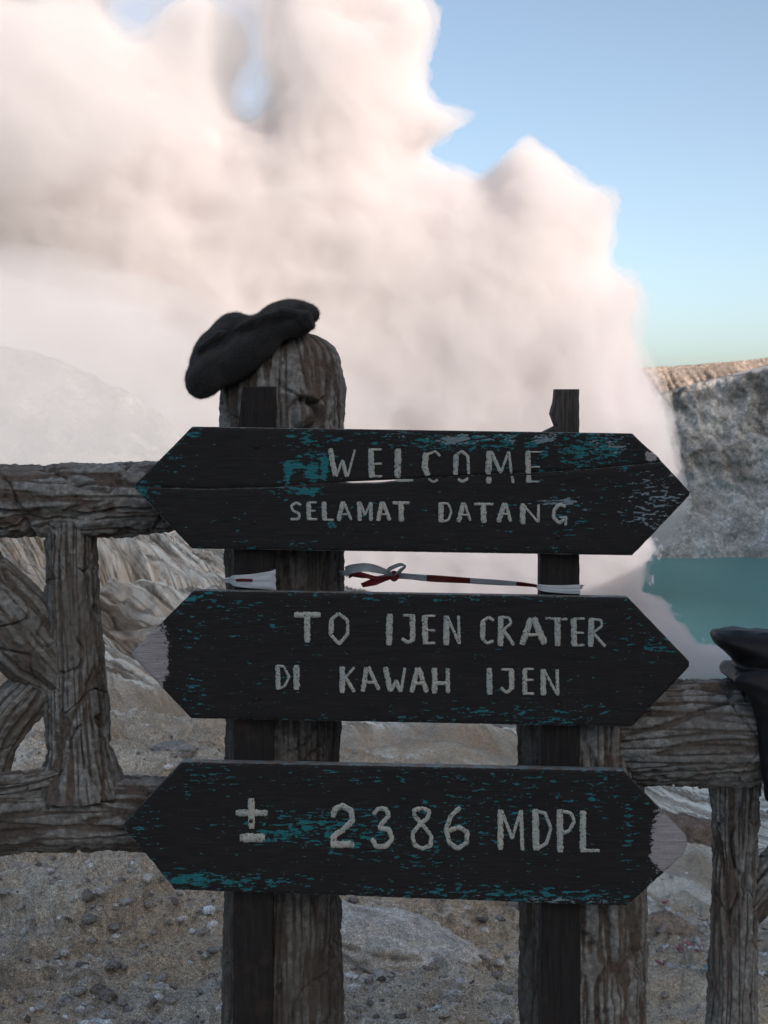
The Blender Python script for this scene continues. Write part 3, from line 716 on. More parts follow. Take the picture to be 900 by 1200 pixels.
def board(name, xl, xr, top, bot, D, th, parent, mat, teal=(), pale=(), bare=(), res=2.2, edge=.6, topedge=.9, rough=.5, tealbase=.0, label=None, vertical=False, lean=0.0):
    xl, xr, top, bot = (np.array(a, float) for a in (xl, xr, top, bot))
    h = max(bot[:, 1].max()-top[:, 1].min(), 1); wd = xr[:, 1].max()-xl[:, 1].min()
    nr, nc = max(int(h/res), 6), max(int(wd/res), 6)
    t = np.linspace(0, 1, nr); s = np.linspace(0, 1, nc)
    # keep corner rows exact
    for k in list(xl[:, 0])+list(xr[:, 0]): t[np.argmin(abs(t-k))] = k
    Tt, Ss = np.meshgrid(t, s, indexing='ij')
    px = np.interp(Tt, xl[:, 0], xl[:, 1])*(1-Ss)+np.interp(Tt, xr[:, 0], xr[:, 1])*Ss
    ty = np.interp(px, top[:, 0], top[:, 1]); by = np.interp(px, bot[:, 0], bot[:, 1])
    py = ty*(1-Tt)+by*Tt
    # outline wobble of hand sawn timber
    px += .5*noise(px*.08, py*.08, D*7)*(1 if not vertical else 1.6)
    X = (px-450)/F*D; Z = -(py-HZ)/F*D
    poly = np.concatenate([np.stack([X[0], Z[0]], 1), np.stack([X[1:-1, -1], Z[1:-1, -1]], 1), np.stack([X[-1, ::-1], Z[-1, ::-1]], 1), np.stack([X[-2:0:-1, 0], Z[-2:0:-1, 0]], 1)])
    poly = poly[::3] if len(poly) > 300 else poly
    # distance to the outline
    de = np.minimum.reduce([np.abs(py-ty), np.abs(by-py)])*D/F
    dx_ = np.minimum(np.abs(px-px[:, :1]), np.abs(px[:, -1:]-px))*D/F*.72; de = np.minimum(de, dx_)
    kx, kz = (9, 150) if not vertical else (150, 9)
    g = fbm(X*kx, 3.3+D, Z*kz, 3, .6); warp = noise(X*2.5, D, Z*4)
    Yf = D-rough*(.0007*g+.0009*noise(X*30, 1, Z*60))+.0025*np.exp(-de/.0022)+.0012*warp+lean*(py-py.mean())*D/F
    chipn = sstep(.15, .5, fbm(X*40, 7.7, Z*60, 3))*np.exp(-de/.004)*.003; Yf += chipn
    Yb = np.full_like(Yf, D+th)+.001*g+lean*(py-py.mean())*D/F
    edg = edge*np.exp(-de/.0022)
    tl = ell(X, Z, D, teal)+tealbase; pl = ell(X, Z, D, pale); br = ell(X, Z, D, bare)
    def ring(a, b): return np.concatenate([a, b[:, ::-1]], 1)
    V = np.stack([ring(X, X), ring(Yf, Yb), ring(Z, Z)], -1).reshape(-1, 3)
    Q = grid_faces(nr, 2*nc, True)
    j = np.arange(nc-1)
    f0 = np.stack([j, 2*nc-1-j, 2*nc-2-j, j+1], -1); f1 = f0+(nr-1)*2*nc
    Q = np.concatenate([Q[:, ::-1], f0[:, ::-1], f1])
    at = {'teal': ring(tl, tl*0).ravel(), 'pale': ring(pl, pl*0).ravel(), 'bare': ring(br, br).ravel(),
          'edge': ring(edg, 0*edg+.3).ravel()}
    at['edge'][:nc] = topedge; at['edge'][nc:2*nc] = topedge
    me = np_mesh(name, V, Q, True, at); me.set_sharp_from_angle(angle=R(42))
    o = link(name, me, mat, parent)
    if label: o['label'] = label
    return o

sb = P(480, 1440, 3.04); sb.z = ground_z(sb.x, sb.y)
sp = empty('signpost', sb)
tag(sp, 'weathered dark wooden signpost of three double ended arrow boards on two square stakes', 'sign')
def stake_mat():
    m = Mat('old_dark_timber', .8)
    g = m.noise(1.0, 5, .65, m.map((260, 260, 12))); g2 = m.noise(1.0, 4, .6, m.map((700, 700, 60)))
    c = m.ramp(g, [(.3, (.012, .010, .010)), (.62, (.030, .024, .022)), (.75, (.07, .055, .048))])
    c = m.mix(m.ramp(m.noise(14, 4), [(.6, 0.0), (.7, .6)]), c, (.06, .035, .028))
    up = m.attr('bare').outputs['Fac']; c = m.mix(m.math('MULTIPLY', up, .8), c, m.ramp(g, [(.35, (.045, .037, .034)), (.65, (.16, .13, .115))]))
    m.col(c); m.bump(m.math('ADD', g, m.math('MULTIPLY', g2, .5)), .8, .002); return m.m
M_stake = stake_mat()
D0 = 3.0; TH_B = .026
DS = D0+TH_B+.003
board('stake', [(0, 284), (.1, 274), (1, 273)], [(0, 323), (.1, 321), (1, 318)], [(200, 453), (400, 453)], [(200, 1420), (400, 1420)], DS, .05, sp, M_stake, res=3.0, edge=.0, topedge=.2, vertical=True)
board('stake', [(0, 652), (.018, 650), (.03, 647), (.045, 652), (.055, 633), (1, 635)], [(0, 679), (1, 681)], [(600, 456), (700, 456)], [(600, 1420), (700, 1420)], DS, .055, sp, M_stake, bare=[(664, 478, 30, 34, 1.0)], res=2.6, edge=.0, topedge=.3, vertical=True)

CRK = [(140, 570), (240, 573), (320, 571), (410, 564.5), (480, 561.5), (560, 556.5), (640, 553), (700, 549), (775, 541.5), (820, 541)]
CRK2 = [(140, 570.5), (240, 573.2), (320, 571.2), (398, 564.9), (412, 566.3), (440, 566.0), (462, 564.0), (478, 561.4), (500, 559.8), (555, 556.2), (566, 555.6), (640, 552.6), (700, 548.6), (775, 541.3), (820, 540.8)]
teal_a = [(337, 552, 5, 14, .5), (347, 546, 14, 4, .45), (365, 552, 12, 13, .36), (380, 548, 5, 18, .45), (370, 533, 24, 10, .22), (355, 575, 24, 6, .36), (372, 515, 45, 12, .17), (345, 575, 30, 12, .2), (205, 530, 28, 28, .11), (225, 508, 12, 8, .25), (170, 575, 22, 16, .2), (560, 518, 130, 14, .20), (690, 525, 60, 30, .2), (455, 515, 90, 12, .12),
          (680, 520, 60, 28, .17), (640, 548, 100, 10, .12), (720, 560, 40, 60, .08), (400, 610, 40, 20, .10), (330, 640, 60, 8, .10), (560, 600, 90, 20, .04), (665, 600, 30, 30, .12), (590, 645, 150, 8, .08)]
pale_a = [(532, 515, 26, 8, .36), (640, 514, 22, 7, .34), (655, 588, 34, 6, .34), (560, 513, 60, 8, .14), (715, 520, 40, 18, .22), (765, 590, 44, 44, .24), (580, 515, 110, 9, .20), (780, 585, 28, 10, .26), (690, 600, 14, 6, .22), (470, 512, 20, 8, .2)]
up_ = board('sign_board', [(0, 225), (1, 155)], [(0, 741), (.82, 772), (1, 776)], [(140, 500), (225, 500), (741, 508), (830, 509)], CRK, D0, TH_B, sp, M_board, teal_a, pale_a, [(764, 534, 14, 12, .62)], topedge=.75,
            label='upper half of the WELCOME board above the split')
lo_ = board('sign_board', [(0, 157), (1, 225)], [(0, 776), (.32, 809), (.36, 808), (1, 741)], CRK2, [(140, 643), (225, 643), (741, 651), (830, 652)], D0+.002, TH_B, sp, M_board, teal_a, pale_a, topedge=.95, edge=.7,
            label='lower half of the WELCOME board with SELAMAT DATANG')
teal_b = [(225, 735, 26, 30, .11), (228, 815, 30, 26, .12), (275, 712, 60, 14, .13), (300, 770, 80, 70, .05), (235, 700, 30, 8, .2), (600, 835, 140, 12, .14), (770, 757, 26, 14, .17), (740, 740, 40, 50, .08),
          (500, 700, 250, 6, .12), (530, 775, 300, 60, .025), (640, 845, 60, 6, .2), (450, 843, 200, 4, .12)]
mb = board('sign_board', [(0, 227), (.49, 154), (.52, 155), (1, 224)], [(0, 736), (.49, 808), (.53, 808), (1, 741)], [(140, 691), (227, 692), (736, 700), (830, 701)], [(140, 841), (224, 842), (741, 852), (830, 853)], D0+.001, TH_B, sp, M_board,
           teal_b, [(210, 745, 16, 12, .10)], [(168, 768, 40, 60, .80)], topedge=.72, label='middle board reading TO IJEN CRATER')
teal_c = [(375, 970, 100, 24, .20), (425, 975, 60, 38, .17), (560, 950, 90, 40, .11), (640, 925, 80, 30, .08), (330, 978, 40, 14, .24), (280, 965, 90, 10, .08), (165, 970, 30, 40, .13), (225, 1030, 36, 12, .28), (290, 1034, 80, 12, .20), (640, 1050, 130, 12, .20), (500, 1045, 120, 12, .15),
          (500, 1000, 70, 30, .13), (240, 910, 50, 20, .14), (500, 910, 250, 14, .10), (700, 930, 60, 40, .10), (470, 1000, 320, 60, .04), (555, 960, 60, 40, .12), (735, 980, 8, 70, .14)]
bb = board('sign_board', [(0, 213), (.49, 145), (.53, 146), (1, 205)], [(0, 730), (.48, 805), (.54, 806), (.62, 800), (1, 735)], [(130, 892), (213, 893), (730, 903), (830, 905)], [(130, 1042), (205, 1043), (735, 1062), (830, 1064)], D0, TH_B, sp, M_board,
           teal_c, [(640, 1056, 120, 5, .25), (450, 1050, 250, 3, .16)], [(786, 985, 34, 60, .72), (762, 925, 12, 20, .5), (765, 1040, 14, 20, .55), (775, 1000, 18, 20, .8)], topedge=.8, label='lowest board reading plus minus 2386 MDPL')

# ---- painted lettering -------------------------------------------------
CR = {1: (320, 500, 4.5), 2: (480, 500, 4.5), 3: (310, 700, 3.6), 4: (500, 700, 3.6), 5: (260, 920, 3.6), 6: (460, 920, 3.6)}
def letter_mat():
    m = Mat('hand_painted_white', .75)
    a = m.noise(1.0, 4, .6, m.map((900, 900, 60))); b = m.noise(1.0, 4, .65, m.map((50, 50, 700))); n = m.noise(220, 4, .7)
    c = m.mix(m.ramp(a, [(.35, 0.0), (.65, 1.0)]), (.42, .41, .37), (.68, .63, .52))
    c = m.mix(m.ramp(m.noise(16, 3), [(.4, 0.0), (.6, 1.0)]), c, (.46, .47, .44))
    c = m.mix(m.ramp(n, [(.55, 0.0), (.62, .85)]), c, (.05, .045, .045))
    c = m.mix(m.ramp(b, [(.56, 0.0), (.66, .75)]), c, (.10, .095, .09))
    m.col(c); m.bump(a, .5, .0006); return m.m
M_letter = letter_mat()
def lettering(strokes, parent, D=3.0, label=None):
    # brush strokes that touch belong to one letter; each letter is a piece of its own
    def dense(s):
        ox, oy, sc = CR[s[0]]; p = np.array([(ox+x/sc, oy+y/sc) for x, y in s[2]])
        return np.concatenate([np.linspace(p[i], p[i+1], 12) for i in range(len(p)-1)]), s[1]/sc
    dn = [dense(s) for s in strokes]; g = list(range(len(strokes)))
    for i in range(len(strokes)):
        for j in range(i):
            dd = np.sqrt(((dn[i][0][:, None]-dn[j][0][None])**2).sum(-1)).min()
            if dd < .5*(dn[i][1]+dn[j][1])*.95:
                a, b = g[i], g[j]; g = [b if q == a else q for q in g]
    for k in sorted(set(g)): letter([s for s, q in zip(strokes, g) if q == k], parent, D)
def letter(strokes, parent, D=3.0, label=None):
    V, Q = [], []; k = 0
    for si, (cr, wpx, pts) in enumerate(strokes):
        ox, oy, sc = CR[cr]; p = np.array([(ox+x/sc, oy+y/sc) for x, y in pts]); wpx = wpx/sc
        d = np.concatenate([[0], np.cumsum(np.hypot(*np.diff(p, axis=0).T))]); n = max(int(d[-1]/.9), 5)
        q = np.linspace(0, d[-1], n); c = np.stack([np.interp(q, d, p[:, 0]), np.interp(q, d, p[:, 1])], 1)
        if len(pts) > 2:
            for _ in range(3):
                e = c.copy(); e[1:-1] = (c[:-2]+2*c[1:-1]+c[2:])/4; c = e
        T = np.gradient(c, axis=0); T /= np.linalg.norm(T, axis=1)[:, None]+1e-9; Nn = np.stack([-T[:, 1], T[:, 0]], 1)
        if np.hypot(*(p[0]-p[-1])) > 1:                # brush ends run on a little
            c[0] -= T[0]*.12*wpx; c[-1] += T[-1]*.12*wpx
        endt = np.minimum(1, .72+.28*np.minimum(q, d[-1]-q)/(.22*wpx+.01))
        nl = noise(c[:, 0]*.35, c[:, 1]*.35, 1.1+si); nr_ = noise(c[:, 0]*.35, c[:, 1]*.35, 9.1+si)
        hl = wpx*.5*endt*(1+.34*nl)+.15*noise(c[:, 0]*1.7, c[:, 1]*1.7, 2); hr = wpx*.5*endt*(1+.34*nr_)+.15*noise(c[:, 0]*1.7, c[:, 1]*1.7, 5)
        A = c+Nn*hl[:, None]; B = c-Nn*hr[:, None]
        dep = D-.0019-.00012*(si % 7)
        for a, b in zip(A, B):
            for (x, y), dd in ((a, D+.001), (a, dep), ((a+b)/2, dep-.0002), (b, dep), (b, D+.001)): V.append(tuple(P(x, y, dd) if False else ((x-450)/F*D, dd, -(y-HZ)/F*D)))
        m_ = len(c)
        for i in range(m_-1):
            for j in range(4): Q.append((k+i*5+j, k+(i+1)*5+j, k+(i+1)*5+j+1, k+i*5+j+1))
        k += m_*5
    me = np_mesh('letter', V, Q, False)
    o = link('letter', me, M_letter, parent)
    if label: o['label'] = label
S_WEL = [(1, 28, [(302, 118), (328, 258)]), (1, 12, [(335, 262), (366, 175)]), (1, 20, [(366, 180), (388, 262)]), (1, 12, [(394, 262), (432, 122)]),
 (1, 30, [(515, 118), (520, 266)]), (1, 12, [(515, 121), (572, 120)]), (1, 11, [(520, 197), (572, 195)]), (1, 12, [(520, 262), (574, 262)]),
 (1, 34, [(660, 120), (657, 266)]),
 (2, 13, [(160, 155), (135, 130), (90, 148)]), (2, 32, [(85, 140), (80, 215), (95, 254)]),
 (2, 28, [(245, 150), (242, 250)]), (2, 16, [(246, 148), (278, 130), (308, 158), (311, 248)]),
 (2, 30, [(420, 130), (416, 248)]), (2, 18, [(430, 132), (480, 242)]), (2, 14, [(482, 240), (522, 132)]), (2, 14, [(524, 132), (536, 246)]),
 (2, 28, [(622, 130), (626, 244)]), (2, 8, [(622, 133), (698, 133)]), (2, 9, [(625, 212), (685, 212)])]
S_WEL2 = [(1, 15, [(650, 285), (737, 284)]), (2, 13, [(100, 276), (125, 293), (148, 280)]), (2, 16, [(255, 278), (282, 291), (308, 272)]),
 (2, 30, [(418, 268), (416, 296)]), (2, 14, [(540, 262), (546, 296)]), (2, 28, [(628, 258), (628, 292)]), (2, 10, [(628, 290), (686, 290)])]
S_SEL = [(1, 14, [(146, 414), (122, 400), (95, 418), (104, 443), (140, 460), (136, 486), (94, 489)]), (1, 24, [(188, 400), (190, 490)]), (1, 11, [(188, 400), (229, 400)]), (1, 10, [(190, 443), (223, 443)]), (1, 11, [(190, 488), (233, 488)]),
 (1, 26, [(268, 398), (271, 490)]), (1, 11, [(270, 491), (318, 491)]), (1, 24, [(368, 398), (346, 494)]), (1, 14, [(372, 396), (412, 490)]), (1, 9, [(360, 462), (400, 462)]),
 (1, 24, [(453, 398), (457, 494)]), (1, 13, [(460, 400), (485, 464)]), (1, 12, [(485, 464), (515, 400)]), (1, 20, [(515, 400), (516, 494)]),
 (1, 22, [(575, 398), (553, 494)]), (1, 20, [(580, 398), (614, 492)]), (1, 9, [(565, 462), (605, 462)]), (1, 16, [(632, 402), (718, 402)]), (1, 28, [(674, 406), (677, 497)]),
 (2, 28, [(165, 402), (165, 500)]), (2, 12, [(165, 403), (203, 405), (221, 450), (203, 494), (165, 501)]), (2, 24, [(283, 402), (259, 500)]), (2, 14, [(289, 402), (320, 494)]), (2, 10, [(268, 465), (312, 465)]),
 (2, 14, [(342, 408), (440, 408)]), (2, 30, [(390, 410), (392, 504)]), (2, 26, [(500, 405), (469, 500)]), (2, 16, [(506, 404), (532, 498)]), (2, 10, [(485, 460), (530, 460)]),
 (2, 28, [(596, 408), (596, 510)]), (2, 12, [(600, 412), (674, 500)]), (2, 14, [(680, 410), (678, 505)]), (2, 18, [(820, 422), (790, 408), (762, 440), (758, 480), (788, 508), (815, 490)]), (2, 10, [(790, 478), (830, 478)]), (2, 12, [(826, 480), (822, 520)])]
S_TO = [(3, 24, [(128, 74), (234, 74)]), (3, 26, [(180, 80), (180, 187)]), (3, 14, [(312, 68), (278, 97), (277, 155), (315, 197), (351, 155), (350, 97), (312, 68)]), (3, 18, [(284, 97), (283, 148)]),
 (3, 26, [(528, 72), (526, 199)]), (3, 10, [(585, 76), (632, 76)]), (3, 24, [(624, 76), (625, 182)]), (3, 14, [(624, 182), (605, 191), (580, 174)]),
 (3, 24, [(676, 78), (678, 195)]), (3, 9, [(676, 78), (720, 78)]), (3, 9, [(678, 138), (720, 140)]), (3, 10, [(678, 193), (720, 193)]), (3, 26, [(768, 80), (766, 198)]), (3, 12, [(772, 82), (820, 194)]), (3, 12, [(818, 78), (822, 195)]),
 (4, 13, [(282, 97), (262, 83), (234, 102), (233, 173), (255, 194), (281, 184)]), (4, 22, [(237, 105), (236, 170)]), (4, 24, [(312, 82), (312, 202)]), (4, 11, [(312, 83), (348, 85), (357, 110), (322, 137)]), (4, 16, [(325, 140), (367, 199)]),
 (4, 26, [(440, 90), (403, 197)]), (4, 28, [(451, 88), (497, 194)]), (4, 12, [(420, 158), (470, 158)]), (4, 11, [(500, 88), (592, 92)]), (4, 25, [(552, 92), (552, 202)]),
 (4, 24, [(620, 90), (622, 203)]), (4, 9, [(620, 90), (665, 90)]), (4, 8, [(622, 150), (662, 150)]), (4, 10, [(622, 202), (664, 202)]), (4, 24, [(694, 90), (692, 205)]), (4, 10, [(694, 91), (736, 96), (740, 120), (702, 149)]), (4, 13, [(702, 150), (752, 206)])]
S_DI = [(3, 20, [(55, 288), (58, 386)]), (3, 10, [(55, 288), (80, 291), (104, 335), (86, 374), (58, 386)]), (3, 26, [(135, 288), (135, 386)]),
 (3, 24, [(328, 294), (328, 400)]), (3, 11, [(378, 296), (338, 342)]), (3, 14, [(342, 338), (378, 398)]), (3, 20, [(430, 296), (415, 395)]), (3, 16, [(438, 294), (482, 388)]), (3, 12, [(425, 358), (465, 358)]),
 (3, 22, [(510, 296), (531, 395)]), (3, 12, [(536, 394), (555, 350)]), (3, 18, [(552, 352), (574, 396)]), (3, 12, [(576, 396), (592, 298)]), (3, 20, [(645, 298), (621, 398)]), (3, 20, [(650, 298), (684, 398)]), (3, 14, [(632, 362), (672, 362)]),
 (3, 24, [(717, 300), (718, 402)]), (3, 18, [(772, 300), (774, 402)]), (3, 16, [(720, 362), (770, 362)]),
 (4, 24, [(264, 300), (266, 407)]), (4, 10, [(315, 305), (362, 305)]), (4, 22, [(358, 305), (358, 386)]), (4, 13, [(357, 388), (335, 403), (313, 381)]),
 (4, 20, [(414, 302), (414, 408)]), (4, 9, [(414, 302), (450, 302)]), (4, 9, [(414, 348), (450, 348)]), (4, 10, [(414, 406), (452, 406)]), (4, 24, [(492, 305), (492, 410)]), (4, 11, [(496, 308), (547, 405)]), (4, 14, [(550, 305), (553, 412)])]
S_NUM = [(5, 26, [(62, 117), (190, 117)]), (5, 28, [(124, 58), (126, 180)]), (5, 34, [(80, 223), (178, 223)]),
 (5, 24, [(468, 134), (477, 102), (508, 88), (545, 108), (551, 150), (515, 187), (472, 214), (470, 250)]), (5, 27, [(462, 250), (556, 250)]),
 (5, 18, [(640, 122), (660, 99), (693, 100), (704, 130), (662, 178)]), (5, 20, [(662, 180), (706, 188), (718, 228), (692, 260), (652, 258), (632, 226)]),
 (5, 17, [(840, 97), (876, 108), (868, 140), (835, 165), (805, 202), (808, 248), (842, 268), (880, 256), (884, 215), (850, 172), (812, 128), (811, 106), (840, 97)]),
 (6, 19, [(285, 95), (246, 130), (226, 190), (240, 243), (275, 268), (313, 243), (315, 198), (280, 177), (238, 192)]),
 (6, 24, [(455, 105), (455, 270)]), (6, 14, [(460, 108), (505, 225)]), (6, 12, [(505, 225), (540, 108)]), (6, 16, [(542, 106), (548, 272)]),
 (6, 28, [(602, 103), (606, 272)]), (6, 14, [(602, 108), (643, 118), (668, 180), (650, 245), (606, 270)]), (6, 26, [(705, 105), (708, 280)]), (6, 14, [(705, 108), (753, 118), (767, 152), (745, 193), (712, 205)]),
 (6, 26, [(803, 110), (803, 280)]), (6, 13, [(803, 276), (872, 276)])]
lettering(S_WEL, up_, 3.0); lettering(S_WEL2, lo_, 3.002); lettering(S_SEL, lo_, 3.002)
lettering(S_TO, mb, 3.001); lettering(S_DI, mb, 3.001); lettering(S_NUM, bb, 3.0)
# nail heads with a rusty ring
mn = Mat('rusted_nail', .6); mn.b.inputs['Metallic'].default_value = .6; mn.col(mn.ramp(mn.noise(500), [(.4, (.03, .02, .018)), (.6, (.09, .05, .035))]))
def nail(px, py, parent, D=3.0, r=.0042):
    n = 16; V = []; Q = []
    for k, (rr, dd) in enumerate(((1, .001), (1, -.0032), (.8, -.0042), (.05, -.0046))):
        for i in range(n): V.append((P(px, py, D).x+r*rr*math.cos(i/n*2*math.pi), D+dd, P(px, py, D).z+r*rr*math.sin(i/n*2*math.pi)))
    link('nail', np_mesh('nail', V, grid_faces(4, n, True)), mn.m, parent)
for a in ((653.5, 524, up_, 3.0), (300, 523, up_, 3.0), (654, 629, lo_, 3.002), (298, 612, lo_, 3.002), (659, 722, mb, 3.001), (654, 826, mb, 3.001), (298, 716, mb, 3.001), (300, 819, mb, 3.001), (294, 962, bb, 3.0), (657, 935, bb, 3.0), (655, 1040, bb, 3.0), (300, 1032, bb, 3.0)):
    nail(*a)

# ================================================================== BERET, BARRIER TAPE, JACKET
def poly_px(pts, d): return [((x-450)/F*d, -(y-HZ)/F*d) for x, y in pts]
def smin(a, b, k): h = np.clip(.5+.5*(a-b)/k, 0, 1); return a*h+b*(1-h)+k*h*(1-h)   # smooth max of fields
def inflate(X, Y, Z, poly, yc, thick, k, d):
    s = point_in_poly_sdf(X[:, 0, :], Z[:, 0, :], poly_px(poly, d))[:, None, :]
    half = thick*np.sqrt(np.clip(1-np.exp(-np.clip(s, 0, None)/k), 0, 1))
    f = np.where(s > 0, half-np.abs(Y-yc), s-0*Y); return np.minimum(f, np.maximum(s, -1)*1.4+.0*Y)
def field_mesh(lo, hi, cell, fn):
    n_ = [int((hi[i]-lo[i])/cell)+1 for i in range(3)]; hi = [lo[i]+cell*(n_[i]-1) for i in range(3)]
    X, Y, Z = np.meshgrid(*[np.linspace(lo[i], hi[i], n_[i]) for i in range(3)], indexing='ij')
    f = fn(X, Y, Z); f = np.clip(f/cell, -3, 3)+3
    for ax_ in range(3):
        f = np.moveaxis(f, ax_, 0); g = f.copy(); g[1:-1] = (f[:-2]+2*f[1:-1]+f[2:])/4; f = np.moveaxis(g, 0, ax_)
    me = iso_mesh(f, [0., 0., 0.], [float(n-1) for n in n_], 3.0); me.materials.clear()
    me.transform(Matrix.Translation(lo) @ Matrix.Scale(cell, 4))
    me.polygons.foreach_set('use_smooth', np.ones(len(me.polygons), bool)); return me
DBR = 3.16
def beret_field(X, Y, Z):
    def E(px, py, y0, rx, ry, rz, ang):
        c = P(px, py, DBR); a = R(ang); dx = X-c.x; dz = Z-c.z; dy = Y-y0
        u = dx*math.cos(a)+dz*math.sin(a); v = -dx*math.sin(a)+dz*math.cos(a)
        q = np.sqrt((u/rx)**2+(dy/ry)**2+(v/rz)**2); return (1-q)*min(rx, ry, rz)
    # soft crown lying behind
    f = E(300, 395, 3.17, .118, .105, .050, 30)
    f = smin(f, E(334, 371, 3.19, .078, .105, .042, 4), .02)
    f = smin(f, E(272, 390, 3.16, .060, .085, .044, 35), .02)
    f = smin(f, E(248, 420, 3.15, .070, .08, .046, 60), .02)
    # slack front lobe drooping over the face of the post
    g_ = E(292, 415, 3.075, .118, .058, .048, 38)
    g_ = smin(g_, E(247, 440, 3.07, .066, .060, .045, 60), .02)
    g_ = smin(g_, E(338, 387, 3.09, .070, .062, .030, 14), .015)
    f = smin(f, g_, .011)
    # rolled fold along its upper edge
    pts_ = [(240, 412), (264, 396), (300, 382), (335, 369), (362, 374), (368, 386)]
    for (x0, y0), (x1, y1) in zip(pts_[:-1], pts_[1:]):
        a_ = P(x0, y0, DBR); b_ = P(x1, y1, DBR); e = np.array([b_.x-a_.x, 0, b_.z-a_.z]); L2 = (e**2).sum()
        t = np.clip(((X-a_.x)*e[0]+(Z-a_.z)*e[2])/L2, 0, 1)
        d = np.sqrt((X-a_.x-t*e[0])**2+((Y-3.045)*.6)**2+(Z-a_.z-t*e[2])**2)
        f = smin(f, .012-d, .012)
    # crease above the fold, dip between the crown lobes
    c = P(300, 362, DBR); f = f-.004*np.exp(-(((X-c.x)/.035)**2+((Z-c.z)/.02)**2))
    w_ = .004*noise(X*22, Y*14, Z*22)+.006*noise(X*9+3, Y*9, Z*9)
    # creases of slack felt running with the fold
    t_ = X*.62-Z*.78
    w_ = w_-.0035*(1-sstep(0, .30, np.abs(noise(t_*17+2.2, X*5+Z*4, Y*6+1.5))))-.0015*(1-sstep(0, .3, np.abs(noise(t_*34+7.2, X*8, Y*9))))
    f = f+w_
    # hollow where it sits on the post
    pc = P(332, 0, DP).x; dp = np.hypot(X-pc, Y-DP); pz = P(0, 398, DP).z
    cyl = np.minimum(.136-dp, pz-Z)
    return np.minimum(f, -cyl+.001)
bme = field_mesh([P(200, 0, DBR).x, 2.95, P(0, 500, DBR).z], [P(395, 0, DBR).x, 3.36, P(0, 325, DBR).z], .0034, beret_field)
mw = Mat('black_wool_felt', .98); mw.b.inputs['Specular IOR Level'].default_value = .05
try: mw.b.inputs['Sheen Weight'].default_value = .4; mw.b.inputs['Sheen Roughness'].default_value = .5; mw.b.inputs['Sheen Tint'].default_value = (.6, .56, .52, 1)
except Exception: pass
mw.col(mw.ramp(mw.noise(600, 3, .7), [(.38, (.010, .009, .009)), (.55, (.034, .032, .032)), (.68, (.11, .105, .105))])); mw.bump(mw.math('ADD', mw.noise(260, 4, .7), mw.noise(900, 2)), .9, .003)
ber = link('beret', bme, mw.m); tag(ber, 'black wool beret slouched over the top of the round left post', 'beret')
def fuzz():
    n = len(bme.vertices); co = np.empty(n*3, np.float32); bme.vertices.foreach_get('co', co); co = co.reshape(-1, 3)
    no = np.empty(n*3, np.float32); bme.vertices.foreach_get('normal', no); no = no.reshape(-1, 3)
    rg = np.random.RandomState(3); k = rg.choice(n, min(n, 22000), replace=False) if n > 22000 else np.arange(n)
    a = co[k]; d = no[k]+rg.normal(size=(len(k), 3))*.8; d /= np.linalg.norm(d, axis=1)[:, None]
    sdir = np.cross(d, rg.normal(size=(len(k), 3))); sdir /= np.linalg.norm(sdir, axis=1)[:, None]
    ln = rg.uniform(.003, .0085, (len(k), 1))
    V = np.stack([a-sdir*.0003, a+sdir*.0003, a+d*ln], 1).reshape(-1, 3)
    return np_mesh('wool_fuzz', V, np.arange(len(V)).reshape(-1, 3))
mz = Mat('wool_fibre', .95); mz.col((.07, .066, .066)); fz = link('wool_fuzz', fuzz(), mz.m, ber); fz['kind'] = 'stuff'

# dark jacket hung over the right rail: collar above, body hanging down the near side
DJ = 3.075
def jacket_field(X, Y, Z):
    col = [(838, 747), (843, 741), (870, 739), (905, 742), (1000, 748), (1060, 770), (1060, 800), (900, 800), (868, 790), (866, 778), (855, 768), (843, 758)]
    body = [(853, 793), (862, 786), (880, 782), (1060, 790), (1070, 930), (1000, 937), (893, 934), (889, 905), (884, 860), (878, 828), (868, 806)]
    f = inflate(X, Y, Z, col, 3.135, .088, .02, 3.095)
    g = inflate(X, Y, Z, body, 3.008, .035, .02, 3.045)
    top = inflate(X, Y, Z, [(853, 795), (866, 784), (1060, 786), (1060, 812), (880, 812)], 3.125, .14, .012, 3.075)
    f = smin(smin(f, top, .012), g, .012)
    return f+.0035*noise(X*16, Y*10, Z*22)+.003*np.sin(X*60+Z*25+3*noise(X*5, Y*5, Z*5))*sstep(-.62, -.75, Z)
jm = field_mesh([P(828, 0, DJ).x, 2.93, P(0, 950, DJ).z], [P(1075, 0, DJ).x, 3.32, P(0, 725, DJ).z], .0045, jacket_field)
mj = Mat('black_jacket_cloth', .55); mj.b.inputs['Specular IOR Level'].default_value = .3
mj.col(mj.ramp(mj.noise(40, 4), [(.3, (.006, .005, .006)), (.7, (.014, .012, .013))])); mj.bump(mj.noise(500, 3, .7), .3, .001)
jk = link('jacket', jm, mj.m); tag(jk, 'black jacket slung over the thick rail at the right edge, collar sticking out', 'jacket')

